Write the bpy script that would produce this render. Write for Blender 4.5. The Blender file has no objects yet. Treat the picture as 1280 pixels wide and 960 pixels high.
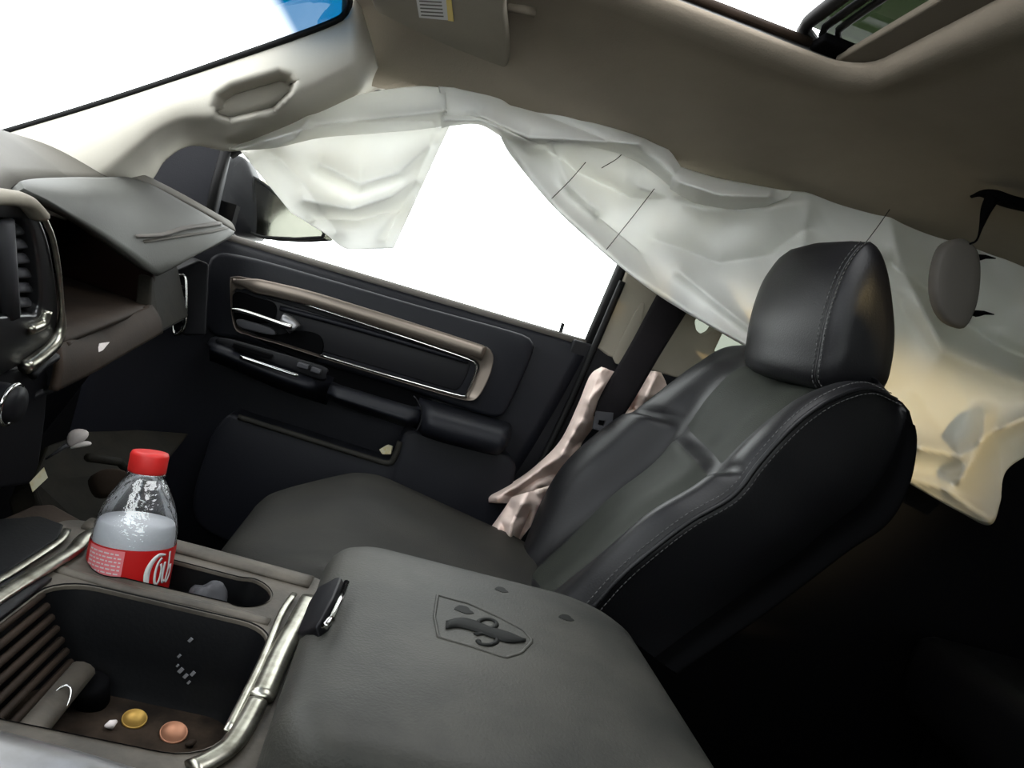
import bpy, bmesh, math, random
from math import radians, sin, cos, pi, sqrt, exp
from mathutils import Vector, Matrix, noise

random.seed(7)
SC = bpy.context.scene
COL = SC.collection
H = 0.86                      # camera height above the cab floor; all numbers below are metres from the camera's own spot

# ------------------------------------------------------------------ camera
YAW, PITCH, ROLL, FPX = radians(8.5), radians(-4), radians(17), 961.0
fw = Vector((sin(YAW)*cos(PITCH), cos(YAW)*cos(PITCH), sin(PITCH)))
r0 = Vector((cos(YAW), -sin(YAW), 0)); u0 = r0.cross(fw)
RV = r0*cos(ROLL) + u0*sin(ROLL); UV = -r0*sin(ROLL) + u0*cos(ROLL)
cam = bpy.data.cameras.new('camera'); cam.sensor_width = 36; cam.lens = 36*FPX/1280; cam.clip_start = 0.01
co = bpy.data.objects.new('camera', cam); COL.objects.link(co)
M = Matrix((RV, UV, -fw)).transposed().to_4x4(); M.translation = (0, 0, H)
co.matrix_world = M; SC.camera = co

# ------------------------------------------------------------------ world, light, exposure
w = bpy.data.worlds.new('daylight'); SC.world = w; w.use_nodes = True
w.node_tree.nodes['Background'].inputs[0].default_value = (0.97, 0.99, 1.0, 1)
w.node_tree.nodes['Background'].inputs[1].default_value = 5.6
SC.view_settings.view_transform = 'Standard'; SC.view_settings.look = 'None'
SC.view_settings.gamma = 1; SC.view_settings.exposure = 0.0; SC.view_settings.use_curve_mapping = False
SC.cycles.max_bounces = 8; SC.cycles.diffuse_bounces = 5; SC.cycles.transparent_max_bounces = 12
SC.cycles.sample_clamp_indirect = 6

def lamp(name, kind, loc, target, energy, color, **k):
    l = bpy.data.lights.new(name, kind); l.energy = energy; l.color = color
    for a, v in k.items(): setattr(l, a, v)
    o = bpy.data.objects.new(name, l); COL.objects.link(o)
    o.location = Vector(loc) + Vector((0, 0, H))
    d = Vector(target) - Vector(loc); o.rotation_euler = d.to_track_quat('-Z', 'Y').to_euler()
    return o
lamp('warm_patch_light', 'SPOT', (1.15, -2.2, 0.50), (0.74, 1.22, 0.07), 4000, (1.0, 0.68, 0.40), spot_size=radians(15), spot_blend=0.9, shadow_soft_size=0.06)  # added warm spot without a known source, for the curtain airbag's warm patch

# ------------------------------------------------------------------ measuring and mesh helpers
def P(px, py, y=None, x=None, z=None):
    d = fw*FPX + RV*(px-640) + UV*(480-py)
    t = y/d.y if y is not None else (x/d.x if x is not None else z/d.z)
    return d*t
V = lambda *a: Vector(a)
def proj(p): d = Vector(p); return 640+FPX*d.dot(RV)/d.dot(fw), 480-FPX*d.dot(UV)/d.dot(fw)

def spline(pts, n, closed=False):
    pts = [Vector(p) for p in pts]; m = len(pts)
    dense = []
    segs = m if closed else m-1
    for i in range(segs):
        p1, p2 = pts[i], pts[(i+1) % m]
        p0 = pts[i-1] if (i > 0 or closed) else p1*2-p2
        p3 = pts[(i+2) % m] if (i+2 < m or closed) else p2*2-p1
        for k in range(16):
            t = k/16
            dense.append(0.5*((2*p1)+(p2-p0)*t+(2*p0-5*p1+4*p2-p3)*t*t+(3*p1-p0-3*p2+p3)*t**3))
    dense.append(pts[0] if closed else pts[-1])
    return resample(dense, n, closed)
def resample(pl, n, closed=False):
    L = [0]
    for a, b in zip(pl, pl[1:]): L.append(L[-1]+(b-a).length)
    out = []; j = 0
    cnt = n if closed else n-1
    for i in range(n):
        s = L[-1]*i/cnt
        while j < len(L)-2 and L[j+1] < s: j += 1
        d = L[j+1]-L[j]
        out.append(pl[j].lerp(pl[j+1], (s-L[j])/d if d > 1e-12 else 0))
    return out
def polyline(pts, n, closed=False):
    pts = [Vector(p) for p in pts]
    return resample(pts+[pts[0]] if closed else pts, n, closed)
def px2(pts): return [Vector((a, b, 0)) for a, b in pts]
def lin(v, tab):
    if v <= tab[0][0]: return tab[0][1]
    for (a, fa), (b, fb) in zip(tab, tab[1:]):
        if v <= b: return fa+(fb-fa)*(v-a)/(b-a)
    return tab[-1][1]
def smooth(t): t = max(0, min(1, t)); return t*t*(3-2*t)
def rrect(x0, x1, y0, y1, r, n=8):
    rs = r if isinstance(r, (tuple, list)) else (r,)*4
    out = []
    for (cx, cy, a, rr) in ((x1-rs[0], y1-rs[0], 0, rs[0]), (x0+rs[1], y1-rs[1], pi/2, rs[1]), (x0+rs[2], y0+rs[2], pi, rs[2]), (x1-rs[3], y0+rs[3], 1.5*pi, rs[3])):
        for k in range(n+1):
            t = a+pi/2*k/n; out.append((cx+rr*cos(t), cy+rr*sin(t)))
    return out

def obj(name, geo, mat, parent=None, smooth_=True, solid=0, bevel=0, sub=0, offset=0, normals=True):
    verts, faces = geo
    me = bpy.data.meshes.new(name)
    off = V(0, 0, H)
    base = V(0, 0, 0); q = parent
    while q is not None: base += q.location; q = q.parent
    me.from_pydata([tuple(Vector(v)+off-base) for v in verts], [], faces)
    me.validate()
    if normals:
        bm = bmesh.new(); bm.from_mesh(me)
        bmesh.ops.remove_doubles(bm, verts=bm.verts, dist=1e-6)
        bmesh.ops.recalc_face_normals(bm, faces=bm.faces); bm.to_mesh(me); bm.free()
    if smooth_:
        me.polygons.foreach_set('use_smooth', [True]*len(me.polygons))
    me.materials.append(mat)
    o = bpy.data.objects.new(name, me); COL.objects.link(o)
    if parent: o.parent = parent
    if solid:
        m = o.modifiers.new('solid', 'SOLIDIFY'); m.thickness = solid; m.offset = offset
    if bevel:
        m = o.modifiers.new('bevel', 'BEVEL'); m.width = bevel; m.segments = 3; m.limit_method = 'ANGLE'; m.angle_limit = radians(35)
        if smooth_: m.harden_normals = False
    if sub:
        m = o.modifiers.new('sub', 'SUBSURF'); m.levels = sub; m.render_levels = sub
    return o
def thing(name, label, cat, loc, group=None):
    o = bpy.data.objects.new(name, None); COL.objects.link(o); o.empty_display_size = .05
    o.location = Vector(loc)+V(0, 0, H); tag(o, label, cat, group); return o
def tag(o, label, cat, group=None):
    o['label'] = label; o['category'] = cat
    if group: o['group'] = group
    return o
def frame(name, loc, label=None):
    o = bpy.data.objects.new(name, None); COL.objects.link(o); o.empty_display_size = .05
    o.location = Vector(loc)+V(0, 0, H); o['kind'] = 'structure'
    if label: o['label'] = label
    return o
def struct(o, label=None):
    o['kind'] = 'structure'
    if label: o['label'] = label
    return o

def grid(rows, closed_u=False, closed_v=False, cap=False):
    nr, nc = len(rows), len(rows[0]); vs = [p for r in rows for p in r]; fs = []
    for i in range(nr if closed_v else nr-1):
        for j in range(nc if closed_u else nc-1):
            a, b = i*nc+j, i*nc+(j+1) % nc
            c, d = ((i+1) % nr)*nc+(j+1) % nc, ((i+1) % nr)*nc+j
            fs.append((a, b, c, d))
    if cap:
        fs.append(tuple(range(nc))[::-1]); fs.append(tuple((nr-1)*nc+j for j in range(nc)))
    return vs, fs
def join(*geos):
    vs, fs = [], []
    for g in geos:
        k = len(vs); vs += list(g[0]); fs += [tuple(i+k for i in f) for f in g[1]]
    return vs, fs
def prism(poly, vec):
    n = len(poly); vec = Vector(vec)
    vs = [Vector(p) for p in poly]+[Vector(p)+vec for p in poly]
    return vs, [tuple(range(n)), tuple(range(2*n-1, n-1, -1))]+[(i, n+i, n+(i+1) % n, (i+1) % n) for i in range(n)]
def box(c, s, rot=None):
    c = Vector(c); R_ = rot or Matrix.Identity(3)
    vs = [c+R_ @ Vector((sx*s[0]/2, sy*s[1]/2, sz*s[2]/2)) for sx in (-1, 1) for sy in (-1, 1) for sz in (-1, 1)]
    return vs, [(0, 1, 3, 2), (4, 6, 7, 5), (0, 4, 5, 1), (2, 3, 7, 6), (0, 2, 6, 4), (1, 5, 7, 3)]
def tube(pts, r, n=8, closed=False, flat=1.0, up=None):
    pts = [Vector(p) for p in pts]; rows = []; m = len(pts)
    prev = None
    for i, p in enumerate(pts):
        a = pts[i-1] if (i > 0 or closed) else p; b = pts[(i+1) % m] if (i+1 < m or closed) else p
        t = (b-a).normalized()
        ref = Vector(up) if up else (prev if prev else (V(0, 0, 1) if abs(t.z) < .9 else V(1, 0, 0)))
        s = t.cross(ref).normalized(); u = s.cross(t); prev = u
        rr = r(i/(m-1)) if callable(r) else r
        rows.append([p+s*rr*cos(2*pi*k/n)+u*rr*flat*sin(2*pi*k/n) for k in range(n)])
    return grid(rows, closed_u=True, closed_v=closed, cap=not closed)
def lathe(prof, c, axis=(0, 0, 1), n=32, cap=True):
    axis = Vector(axis).normalized(); s = axis.orthogonal().normalized(); u = axis.cross(s)
    return grid([[Vector(c)+axis*h+(s*cos(2*pi*k/n)+u*sin(2*pi*k/n))*r for k in range(n)] for r, h in prof], closed_u=True, cap=cap)
def fan_close(rows):                       # loft of closed rings whose last ring shrinks to a point
    g = grid(rows, closed_u=True); nc = len(rows[0]); k = len(g[0])
    c = sum(rows[-1], V(0, 0, 0))/nc
    g[0].append(c); base = (len(rows)-1)*nc
    g[1].extend((base+j, base+(j+1) % nc, k) for j in range(nc)); return g
def plate(outer, holes, z):                # flat plate with holes, walls added separately
    bm = bmesh.new()
    for lp in [outer]+holes:
        vs = [bm.verts.new((a, b, z)) for a, b in lp]
        for i in range(len(vs)): bm.edges.new((vs[i], vs[(i+1) % len(vs)]))
    bmesh.ops.triangle_fill(bm, use_beauty=True, use_dissolve=False, edges=bm.edges)
    bm.verts.index_update()
    g = ([v.co.copy() for v in bm.verts], [tuple(v.index for v in f.verts) for f in bm.faces]); bm.free(); return g
def ring_walls(lp, zs):                    # lp 2D loop, zs = [(z, shrink)]
    n = len(lp); cx = sum(p[0] for p in lp)/n; cy = sum(p[1] for p in lp)/n
    return grid([[V(cx+(a-cx)*s, cy+(b-cy)*s, z) for a, b in lp] for z, s in zs], closed_u=True)
def segdist(p, pl):
    best = 1e9
    for a, b in zip(pl, pl[1:]):
        ab = (b[0]-a[0], b[1]-a[1]); l2 = ab[0]**2+ab[1]**2
        t = max(0, min(1, ((p[0]-a[0])*ab[0]+(p[1]-a[1])*ab[1])/l2)) if l2 else 0
        d = (p[0]-a[0]-ab[0]*t)**2+(p[1]-a[1]-ab[1]*t)**2
        best = min(best, d)
    return sqrt(best)
def inside(p, poly):
    c = False
    for (x1, y1), (x2, y2) in zip(poly, poly[1:]+poly[:1]):
        if (y1 > p[1]) != (y2 > p[1]) and p[0] < (x2-x1)*(p[1]-y1)/(y2-y1)+x1: c = not c
    return c
def sheet(top, bot, n, m, depth):          # cloth or trim between two measured edges; depth(s, t, px, py) = distance across the cab
    a, b = spline(px2(top), n), spline(px2(bot), n)
    rows = []
    for j in range(m):
        t = j/(m-1); row = []
        for i in range(n):
            q = a[i].lerp(b[i], t); row.append(P(q.x, q.y, y=depth(i/(n-1), t, q.x, q.y)))
        rows.append(row)
    return grid(rows)
def contour(pts, y=None, x=None, z=None): return [P(a, b, y=y, x=x, z=z) for a, b in pts]
def ringplate(outer, inner, n, vec, spl=True):   # frame between two 3D closed contours, with depth
    f = spline if spl else polyline
    o, i = f(outer, n, True), f(inner, n, True); vec = Vector(vec)
    return grid([o, i, [p+vec for p in i], [p+vec for p in o]], closed_u=True, closed_v=True)

# ------------------------------------------------------------------ materials
def mat(name, col, rough=.5, metal=0, var=0, vscale=8, col2=None, bump=0, bscale=80, spec=.5, trans=0, coat=0, thresh=(.35, .65), sheen=0):
    m = bpy.data.materials.new(name); m.use_nodes = True; nt = m.node_tree; b = nt.nodes['Principled BSDF']
    b.inputs['Base Color'].default_value = (*col, 1); b.inputs['Roughness'].default_value = rough; b.inputs['Metallic'].default_value = metal
    b.inputs['Specular IOR Level'].default_value = spec; b.inputs['Coat Weight'].default_value = coat; b.inputs['Sheen Weight'].default_value = sheen
    tc = nt.nodes.new('ShaderNodeTexCoord')
    if var or col2:
        n = nt.nodes.new('ShaderNodeTexNoise'); n.inputs['Scale'].default_value = vscale; n.inputs['Detail'].default_value = 6; n.inputs['Roughness'].default_value = .62
        nt.links.new(tc.outputs['Object'], n.inputs['Vector'])
        r = nt.nodes.new('ShaderNodeValToRGB'); c2 = col2 or tuple(c*(1-var) for c in col)
        r.color_ramp.elements[0].position = thresh[0]; r.color_ramp.elements[0].color = (*col, 1)
        r.color_ramp.elements[1].position = thresh[1]; r.color_ramp.elements[1].color = (*c2, 1)
        nt.links.new(n.outputs['Fac'], r.inputs[0]); nt.links.new(r.outputs[0], b.inputs['Base Color'])
    if bump:
        n2 = nt.nodes.new('ShaderNodeTexNoise'); n2.inputs['Scale'].default_value = bscale; n2.inputs['Detail'].default_value = 4
        nt.links.new(tc.outputs['Object'], n2.inputs['Vector'])
        bp = nt.nodes.new('ShaderNodeBump'); bp.inputs['Strength'].default_value = bump; bp.inputs['Distance'].default_value = .002
        nt.links.new(n2.outputs['Fac'], bp.inputs['Height']); nt.links.new(bp.outputs[0], b.inputs['Normal'])
    if trans:
        tl = nt.nodes.new('ShaderNodeBsdfTranslucent'); tl.inputs[0].default_value = (*col, 1)
        mx = nt.nodes.new('ShaderNodeMixShader'); mx.inputs[0].default_value = trans
        nt.links.new(b.outputs[0], mx.inputs[1]); nt.links.new(tl.outputs[0], mx.inputs[2])
        nt.links.new(mx.outputs[0], nt.nodes['Material Output'].inputs[0])
    return m
def glass(name, tint, gloss=.08, rough=.02):
    m = bpy.data.materials.new(name); m.use_nodes = True; nt = m.node_tree; nt.nodes.remove(nt.nodes['Principled BSDF'])
    t = nt.nodes.new('ShaderNodeBsdfTransparent'); t.inputs[0].default_value = (*tint, 1)
    g = nt.nodes.new('ShaderNodeBsdfGlossy'); g.inputs['Roughness'].default_value = rough
    fr = nt.nodes.new('ShaderNodeLayerWeight'); fr.inputs[0].default_value = .25
    mu = nt.nodes.new('ShaderNodeMath'); mu.operation = 'MULTIPLY_ADD'; mu.inputs[1].default_value = .5; mu.inputs[2].default_value = gloss*.4
    nt.links.new(fr.outputs['Fresnel'], mu.inputs[0])
    x = nt.nodes.new('ShaderNodeMixShader'); nt.links.new(mu.outputs[0], x.inputs[0])
    nt.links.new(t.outputs[0], x.inputs[1]); nt.links.new(g.outputs[0], x.inputs[2]); nt.links.new(x.outputs[0], nt.nodes['Material Output'].inputs[0])
    return m
MT = dict(
    head=mat('headliner_cloth', (.285, .245, .195), .95, var=.12, vscale=5, bump=.25, bscale=420, spec=.1),
    pillar=mat('pillar_plastic', (.45, .425, .37), .7, var=.06, vscale=6, bump=.08, bscale=500, spec=.25),
    beige=mat('beige_trim', (.26, .235, .19), .75, var=.1, vscale=6, bump=.1, bscale=300, spec=.15),
    bag=mat('airbag_nylon', (.86, .86, .835), .85, col2=(.85, .825, .745), vscale=4, thresh=(.45, .75), bump=.12, bscale=600, spec=.15, trans=.42),  # yellowish mottling stands in for warm light in the folds
    pink=mat('pink_nylon', (.86, .70, .63), .85, var=.10, vscale=14, bump=.2, bscale=220, spec=.15, trans=.12),
    leather=mat('black_leather', (.0055, .0055, .0065), .42, bump=.14, bscale=430, spec=.24),
    insert=mat('perforated_leather', (.021, .0235, .019), .6, var=.25, vscale=20, bump=.3, bscale=700, spec=.15),
    cush=mat('dusty_cushion_leather', (.014, .0135, .012), .6, col2=(.021, .0198, .0165), vscale=9, bump=.25, bscale=600, spec=.15),
    lid=mat('dusty_vinyl', (.019, .0195, .0175), .50, col2=(.042, .0405, .035), vscale=9, bump=.2, bscale=520, spec=.2),
    lidmark=mat('pressed_vinyl', (.006, .0065, .006), .6, spec=.12),
    plastic=mat('black_plastic', (.0045, .0045, .006), .5, bump=.06, bscale=500, spec=.2),
    doorp=mat('door_vinyl', (.006, .0065, .0095), .52, bump=.12, bscale=450, spec=.2),
    dark=mat('matte_black', (.0018, .0018, .0022), .9, spec=.05),
    carpet=mat('black_carpet', (.003, .003, .003), 1, bump=.6, bscale=300, spec=.03),
    dashtop=mat('dash_vinyl', (.085, .078, .066), .6, var=.15, vscale=10, bump=.12, bscale=420, spec=.2),
    lidg=mat('dash_lid_vinyl', (.10, .10, .092), .55, var=.1, vscale=10, bump=.1, bscale=420, spec=.2),
    dusty=mat('dusty_console_plastic', (.040, .035, .029), .55, col2=(.095, .082, .066), vscale=22, bump=.12, bscale=300, spec=.25),
    brown=mat('dusty_brown_plastic', (.019, .0135, .010), .65, col2=(.032, .022, .016), vscale=18, bump=.1, bscale=300, spec=.1),
    darkbrown=mat('dark_brown_plastic', (.008, .0075, .006), .7, col2=(.016, .014, .010), vscale=20, bump=.15, bscale=200, spec=.1),  # dark brown with random mottling
    darkchrome=mat('dark_chrome', (.075, .075, .078), .28, .9),
    redbin=mat('bin_liner', (.010, .0035, .0025), .85, spec=.1),
    chrome=mat('chrome', (.50, .50, .48), .13, 1),
    dustychrome=mat('dusty_chrome', (.42, .41, .35), .28, 1, col2=(.15, .135, .105), vscale=40, thresh=(.45, .72)),
    satin=mat('satin_silver', (.24, .24, .25), .38, .9, col2=(.17, .165, .16), vscale=20),
    bronze=mat('satin_bezel', (.165, .138, .115), .36, .8),
    rubber=mat('rubber_seal', (.004, .004, .004), .6, spec=.15),
    belt=mat('belt_webbing', (.0045, .0035, .0045), .75, bump=.4, bscale=900, spec=.15),
    tongue=mat('grey_plastic', (.045, .045, .05), .5, spec=.2),
    red=mat('red_cap_plastic', (.52, .020, .018), .45, var=.15, vscale=60, spec=.3),
    label=mat('red_label', (.36, .006, .006), .42, spec=.25),
    white=mat('white_print', (.55, .545, .545), .45),
    paper=mat('white_paper', (.70, .64, .62), .9, var=.15, vscale=60, spec=.1),
    card=mat('cream_card', (.55, .52, .38), .8, col2=(.5, .36, .08), vscale=30, thresh=(.45, .6)),
    gold=mat('gold_coin', (.36, .22, .05), .45, .7),
    copper=mat('copper_coin', (.36, .17, .10), .5, .7),
    shade=mat('sunshade_cloth', (.19, .165, .13), .9, bump=.2, bscale=400, spec=.1),
    visor=mat('visor_cloth', (.29, .26, .215), .9, var=.08, vscale=8, bump=.2, bscale=420, spec=.1),
    thread=mat('grey_thread', (.055, .055, .055), .7),
    greyc=mat('grey_cover_plastic', (.11, .10, .09), .6, spec=.2),
    mirror=mat('mirror_glass', (.22, .21, .18), .10, 1),
    concrete=mat('concrete', (.55, .54, .52), .9, var=.2, vscale=1.5),
    paint=mat('truck_paint', (.05, .05, .055), .3, spec=.5, coat=.5),
    liner=mat('bin_plastic', (.0026, .0028, .0035), .55, col2=(.006, .0056, .005), vscale=14, thresh=(.5, .75), bump=.1, bscale=300, spec=.12),
    dirt=mat('dirty_bin_floor', (.008, .0055, .004), .8, col2=(.032, .022, .015), vscale=35, bump=.5, bscale=120, spec=.12),
    scuff=mat('pale_dust', (.15, .15, .16), .9),
    liquid=mat('frosty_soda_foam', (.80, .82, .86), .5, var=.10, vscale=40, trans=.25),
)
MT['clear'] = glass('window_glass', (.93, .96, .94), .06)
MT['tint'] = glass('privacy_glass', (.09, .10, .082), .1)
MT['roofglass'] = glass('sunroof_glass', (.09, .11, .075), .1)
MT['film'] = glass('side_glass', (.78, .82, .80), .06)
MT['pet'] = glass('bottle_plastic', (.96, .97, .98), .35, .12)
def ripple(m):
    nt = m.node_tree; g = [n for n in nt.nodes if n.type == 'BSDF_GLOSSY'][0]
    tc = nt.nodes.new('ShaderNodeTexCoord'); n2 = nt.nodes.new('ShaderNodeTexNoise'); n2.inputs['Scale'].default_value = 150
    nt.links.new(tc.outputs['Object'], n2.inputs['Vector'])
    bp = nt.nodes.new('ShaderNodeBump'); bp.inputs['Strength'].default_value = .55; bp.inputs['Distance'].default_value = .003
    nt.links.new(n2.outputs['Fac'], bp.inputs['Height']); nt.links.new(bp.outputs[0], g.inputs['Normal'])
ripple(MT['pet'])
def windshield_mat():
    m = glass('windshield_glass', (.95, .97, .97), .06); nt = m.node_tree
    t = [n for n in nt.nodes if n.type == 'BSDF_TRANSPARENT'][0]
    tc = nt.nodes.new('ShaderNodeTexCoord'); sx = nt.nodes.new('ShaderNodeSeparateXYZ'); r = nt.nodes.new('ShaderNodeValToRGB')
    nt.links.new(tc.outputs['UV'], sx.inputs[0]); nt.links.new(sx.outputs[1], r.inputs[0]); nt.links.new(r.outputs[0], t.inputs[0])
    e = r.color_ramp.elements; e[0].position = .76; e[0].color = (.95, .97, .97, 1); e[1].position = .865; e[1].color = (.0, .035, .085, 1)
    return m
MT['wind'] = windshield_mat()

# ================================================================== SETTING
# ground outside
struct(obj('ground', ([V(-12, -12, -1.35), V(12, -12, -1.35), V(12, 12, -1.35), V(-12, 12, -1.35)], [(0, 1, 2, 3)]), MT['concrete']))
# cab floor and shell
struct(obj('floor', box((.45, .56, -H-.01), (2.9, 1.84, .02)), MT['carpet'], smooth_=False))
struct(obj('wall_front', box((-.93, .56, -.42), (.04, 1.84, .92)), MT['dark'], smooth_=False))

# roof lining with the sunroof opening
def roofz(x, y):
    e = max(0, abs(y-.56)-.44)/.36
    f = max(0, -.02-x)/.25
    amp = lin(x, [(-.2, .115), (.2, .10), (.5, .062), (.95, .042), (1.8, .08)]) if y > .56 else .115
    return .425-amp*smooth(e)*min(1, e+.3)-.03*smooth(f)+.06*smooth((y-1.29)/.09)*smooth((.28-x)/.1)
HX0, HX1, HY0, HY1 = -.02, .448, .19, .945
hole = rrect(HX0, HX1, HY0, HY1, .05, 8)
def outer_hit(a, b):
    cx, cy = (HX0+HX1)/2, (HY0+HY1)/2; dx, dy = a-cx, b-cy
    t = 1e9
    if dx > 0: t = min(t, (1.90-cx)/dx)
    if dx < 0: t = min(t, (-.235-cx)/dx)
    if dy > 0: t = min(t, (1.40-cy)/dy)
    if dy < 0: t = min(t, (-.28-cy)/dy)
    x, y = cx+dx*t, cy+dy*t
    if x < -.1: x += .018*smooth((y-.98)/.14)*smooth((-.1-x)/.135)
    return x, y
hp = [(p.x, p.y) for p in resample([V(a, b, 0) for a, b in hole]+[V(*hole[0], 0)], 160, True)]
rows = []
def off_pt(a, b, d):
    ox, oy = outer_hit(a, b); v = V(ox-a, oy-b, 0); L = v.length
    return (a+v.x/L*min(d, L), b+v.y/L*min(d, L))
for d, dz in ((0, .012), (.003, .006), (.010, .0), (.022, -.005), (.038, -.007), (.052, -.006), (.075, -.002), (.10, 0)):
    rows.append([V(*(q := off_pt(a, b, d)), roofz(*q)+dz) for a, b in hp])
for t in [k/22 for k in range(1, 23)]:
    r_ = []
    for a, b in hp:
        q0 = off_pt(a, b, .10); o_ = outer_hit(a, b); q = (q0[0]+(o_[0]-q0[0])*t, q0[1]+(o_[1]-q0[1])*t)
        r_.append(V(*q, roofz(*q)))
    rows.append(r_)
struct(obj('ceiling', grid(rows, closed_u=True), MT['head'], solid=.008, offset=1))
# roof skin outside
roofskin = plate([(-.20, -.3), (1.95, -.3), (1.95, 1.44), (-.20, 1.44)], [rrect(-.06, .96, .14, .985, .05, 8)], .458)
struct(obj('ceiling_skin', roofskin, MT['paint'], smooth_=False))

# windshield: inclined pane, bottom at the cowl, top at the header
wp = [V(-.72, -.30, .0), V(-.66, 1.25, .0), V(-.205, 1.22, .365), V(-.235, -.30, .40)]
def pane(name, quad, m, uv=False):
    o = obj(name, ([*quad], [(0, 1, 2, 3)]), m, smooth_=False, normals=False)
    if uv:
        l = o.data.uv_layers.new(name='UVMap')
        for i, c in enumerate(((0, 0), (1, 0), (1, 1), (0, 1))): l.data[i].uv = c
    return o
struct(pane('window_1', wp, MT['wind'], True))
struct(obj('trim_7', tube([V(-.69, -.3, .0), V(-.64, 1.0, .02)]+spline([P(-30, 176, y=1.128), P(0, 167, y=1.128), P(100, 137, y=1.128), P(200, 104.5, y=1.126), P(300, 69.5, y=1.124), P(380, 41.5, y=1.122), P(420, 25.5, y=1.12), P(432, 16, y=1.115), P(437, 2, y=1.10), P(434, -16, y=1.06)], 60)+[V(-.232, .9, .40), V(-.235, -.3, .405)], .0045, 8), MT['rubber']))

# pillar beside the windshield, with the hand-hold pocket
REC = [(263, 133), (268, 117), (287, 104), (350, 85), (366, 90), (373, 100), (366, 118), (344, 139), (286, 152), (270, 147)]
def pil_depth(s, t, px, py):
    y = 1.13-.022*sin(pi*min(1, t/.78))+.165*smooth((t-.52)/.48)**1.25
    d = segdist((px, py), REC+REC[:1]); ins = inside((px, py), REC)
    low = (px-268)*(-35)-(py-137)*100 < 0
    if ins: y += .072*smooth((d+.5)/(5 if low else 15))
    if s > .93: y += .045*((s-.93)/.07)**2.2
    return y
pil = sheet([(-60, 190), (0, 168), (100, 138.5), (200, 106), (300, 71), (380, 43), (428, 24), (436, 17), (441, 2), (442, -16)],
            [(20, 330), (140, 285), (188, 228), (207, 200), (240, 182), (292, 189), (345, 177), (402, 152), (440, 130), (462, 116), (474, 112), (480, 112)], 200, 64, pil_depth)
struct(obj('trim_1', pil, MT['pillar'], solid=.006, offset=0))

# ---------------------------------------------------------------- passenger door
door = frame('door_1', (-.05, 1.40, -H), 'black vinyl passenger door with bronze bezel, armrest and map pocket')
za, zb = P(300, 299, y=1.40), P(735, 428, y=1.40)
def zz(x): return za.z+(zb.z-za.z)*(x-za.x)/(zb.x-za.x)-.012
prof = [(1.455, .004), (1.440, .010), (1.415, .012), (1.392, .006), (1.380, -.006), (1.374, -.03), (1.372, -.10), (1.376, -.20), (1.376, -.45), (1.40, -.55), (1.40, -.80)]
rows = []
for i in range(40):
    t = i/39; row = []
    for (y, dz) in [(p[0], p[1]) for p in prof]:
        xr = lin(-dz, [(0, .322), (.17, .285), (.35, .24), (.8, .10)]); x = -.50+(xr+.50)*t
        row.append(V(x, y, zz(x)+dz))
    rows.append(row)
obj('door_shell', grid(rows), MT['doorp'], door, solid=.012, offset=-1)
# upper pad of the door, above and around the bezel
pad = spline(contour([(262, 322), (300, 319), (400, 346), (520, 381), (640, 414), (664, 424), (668, 436), (655, 470), (634, 514), (624, 522), (600, 518), (500, 485), (400, 455), (300, 425), (262, 418), (256, 380)], y=1.352), 90, True)
obj('upper_pad', prism(pad, (0, .022, 0)), MT['doorp'], door, bevel=.008)
obj('sill_strip', tube([V(x, 1.400, zz(x)+.008) for x in (-.48, -.3, -.1, .1, .318)], .012, 10, flat=.7), MT['greyc'], door)  # pale grey stands in for the highlight along the sill
# bezel and its inlay
bo = contour([(287, 352), (291, 346), (308, 347), (380, 364), (450, 384), (530, 409), (596, 429), (612, 436), (617, 447), (613, 468), (600, 494), (588, 501), (560, 495), (480, 471), (400, 447), (350, 431), (310, 419), (292, 408)], y=1.337)
bi = contour([(292, 364), (300, 362), (312, 362), (378, 379), (448, 402), (525, 427), (588, 448), (597, 453), (599, 460), (595, 470), (585, 490), (578, 496), (557, 491), (481, 467.5), (401, 443.5), (351, 427.5), (311, 415.5), (294, 402)], y=1.345)
bz = ringplate(bo, bi, 140, (0, .02, 0)); obj('bezel', bz, MT['bronze'], door, bevel=.002)
obj('bezel_bar', tube(spline(contour([(291, 351), (310, 355), (380, 371), (450, 392), (530, 417), (592, 437), (605, 442)], y=1.337), 60), lambda t: .004+.0085*smooth(t/.10), 16, flat=.45, up=(0, 1, 0)), MT['bronze'], door)
obj('bezel_edge', tube(spline(contour([(380, 380), (450, 403), (525, 428), (585, 449), (596, 456), (592, 472), (583, 491), (577, 495), (481, 468), (401, 444)], y=1.338), 60), .0022, 6), MT['chrome'], door)
inl = spline(contour([(332, 374), (345, 376), (450, 408), (560, 440), (584, 449), (588, 458), (574, 486), (560, 486), (480, 462), (400, 439), (345, 425)], y=1.350), 70, True)
obj('bezel_inlay', prism(inl, (0, .01, 0)), MT['plastic'], door, bevel=.005)
obj('inlay_ridge', tube(spline(contour([(350, 385), (450, 412), (585, 452)], y=1.346), 20), .0045, 8), MT['doorp'], door)
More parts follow.
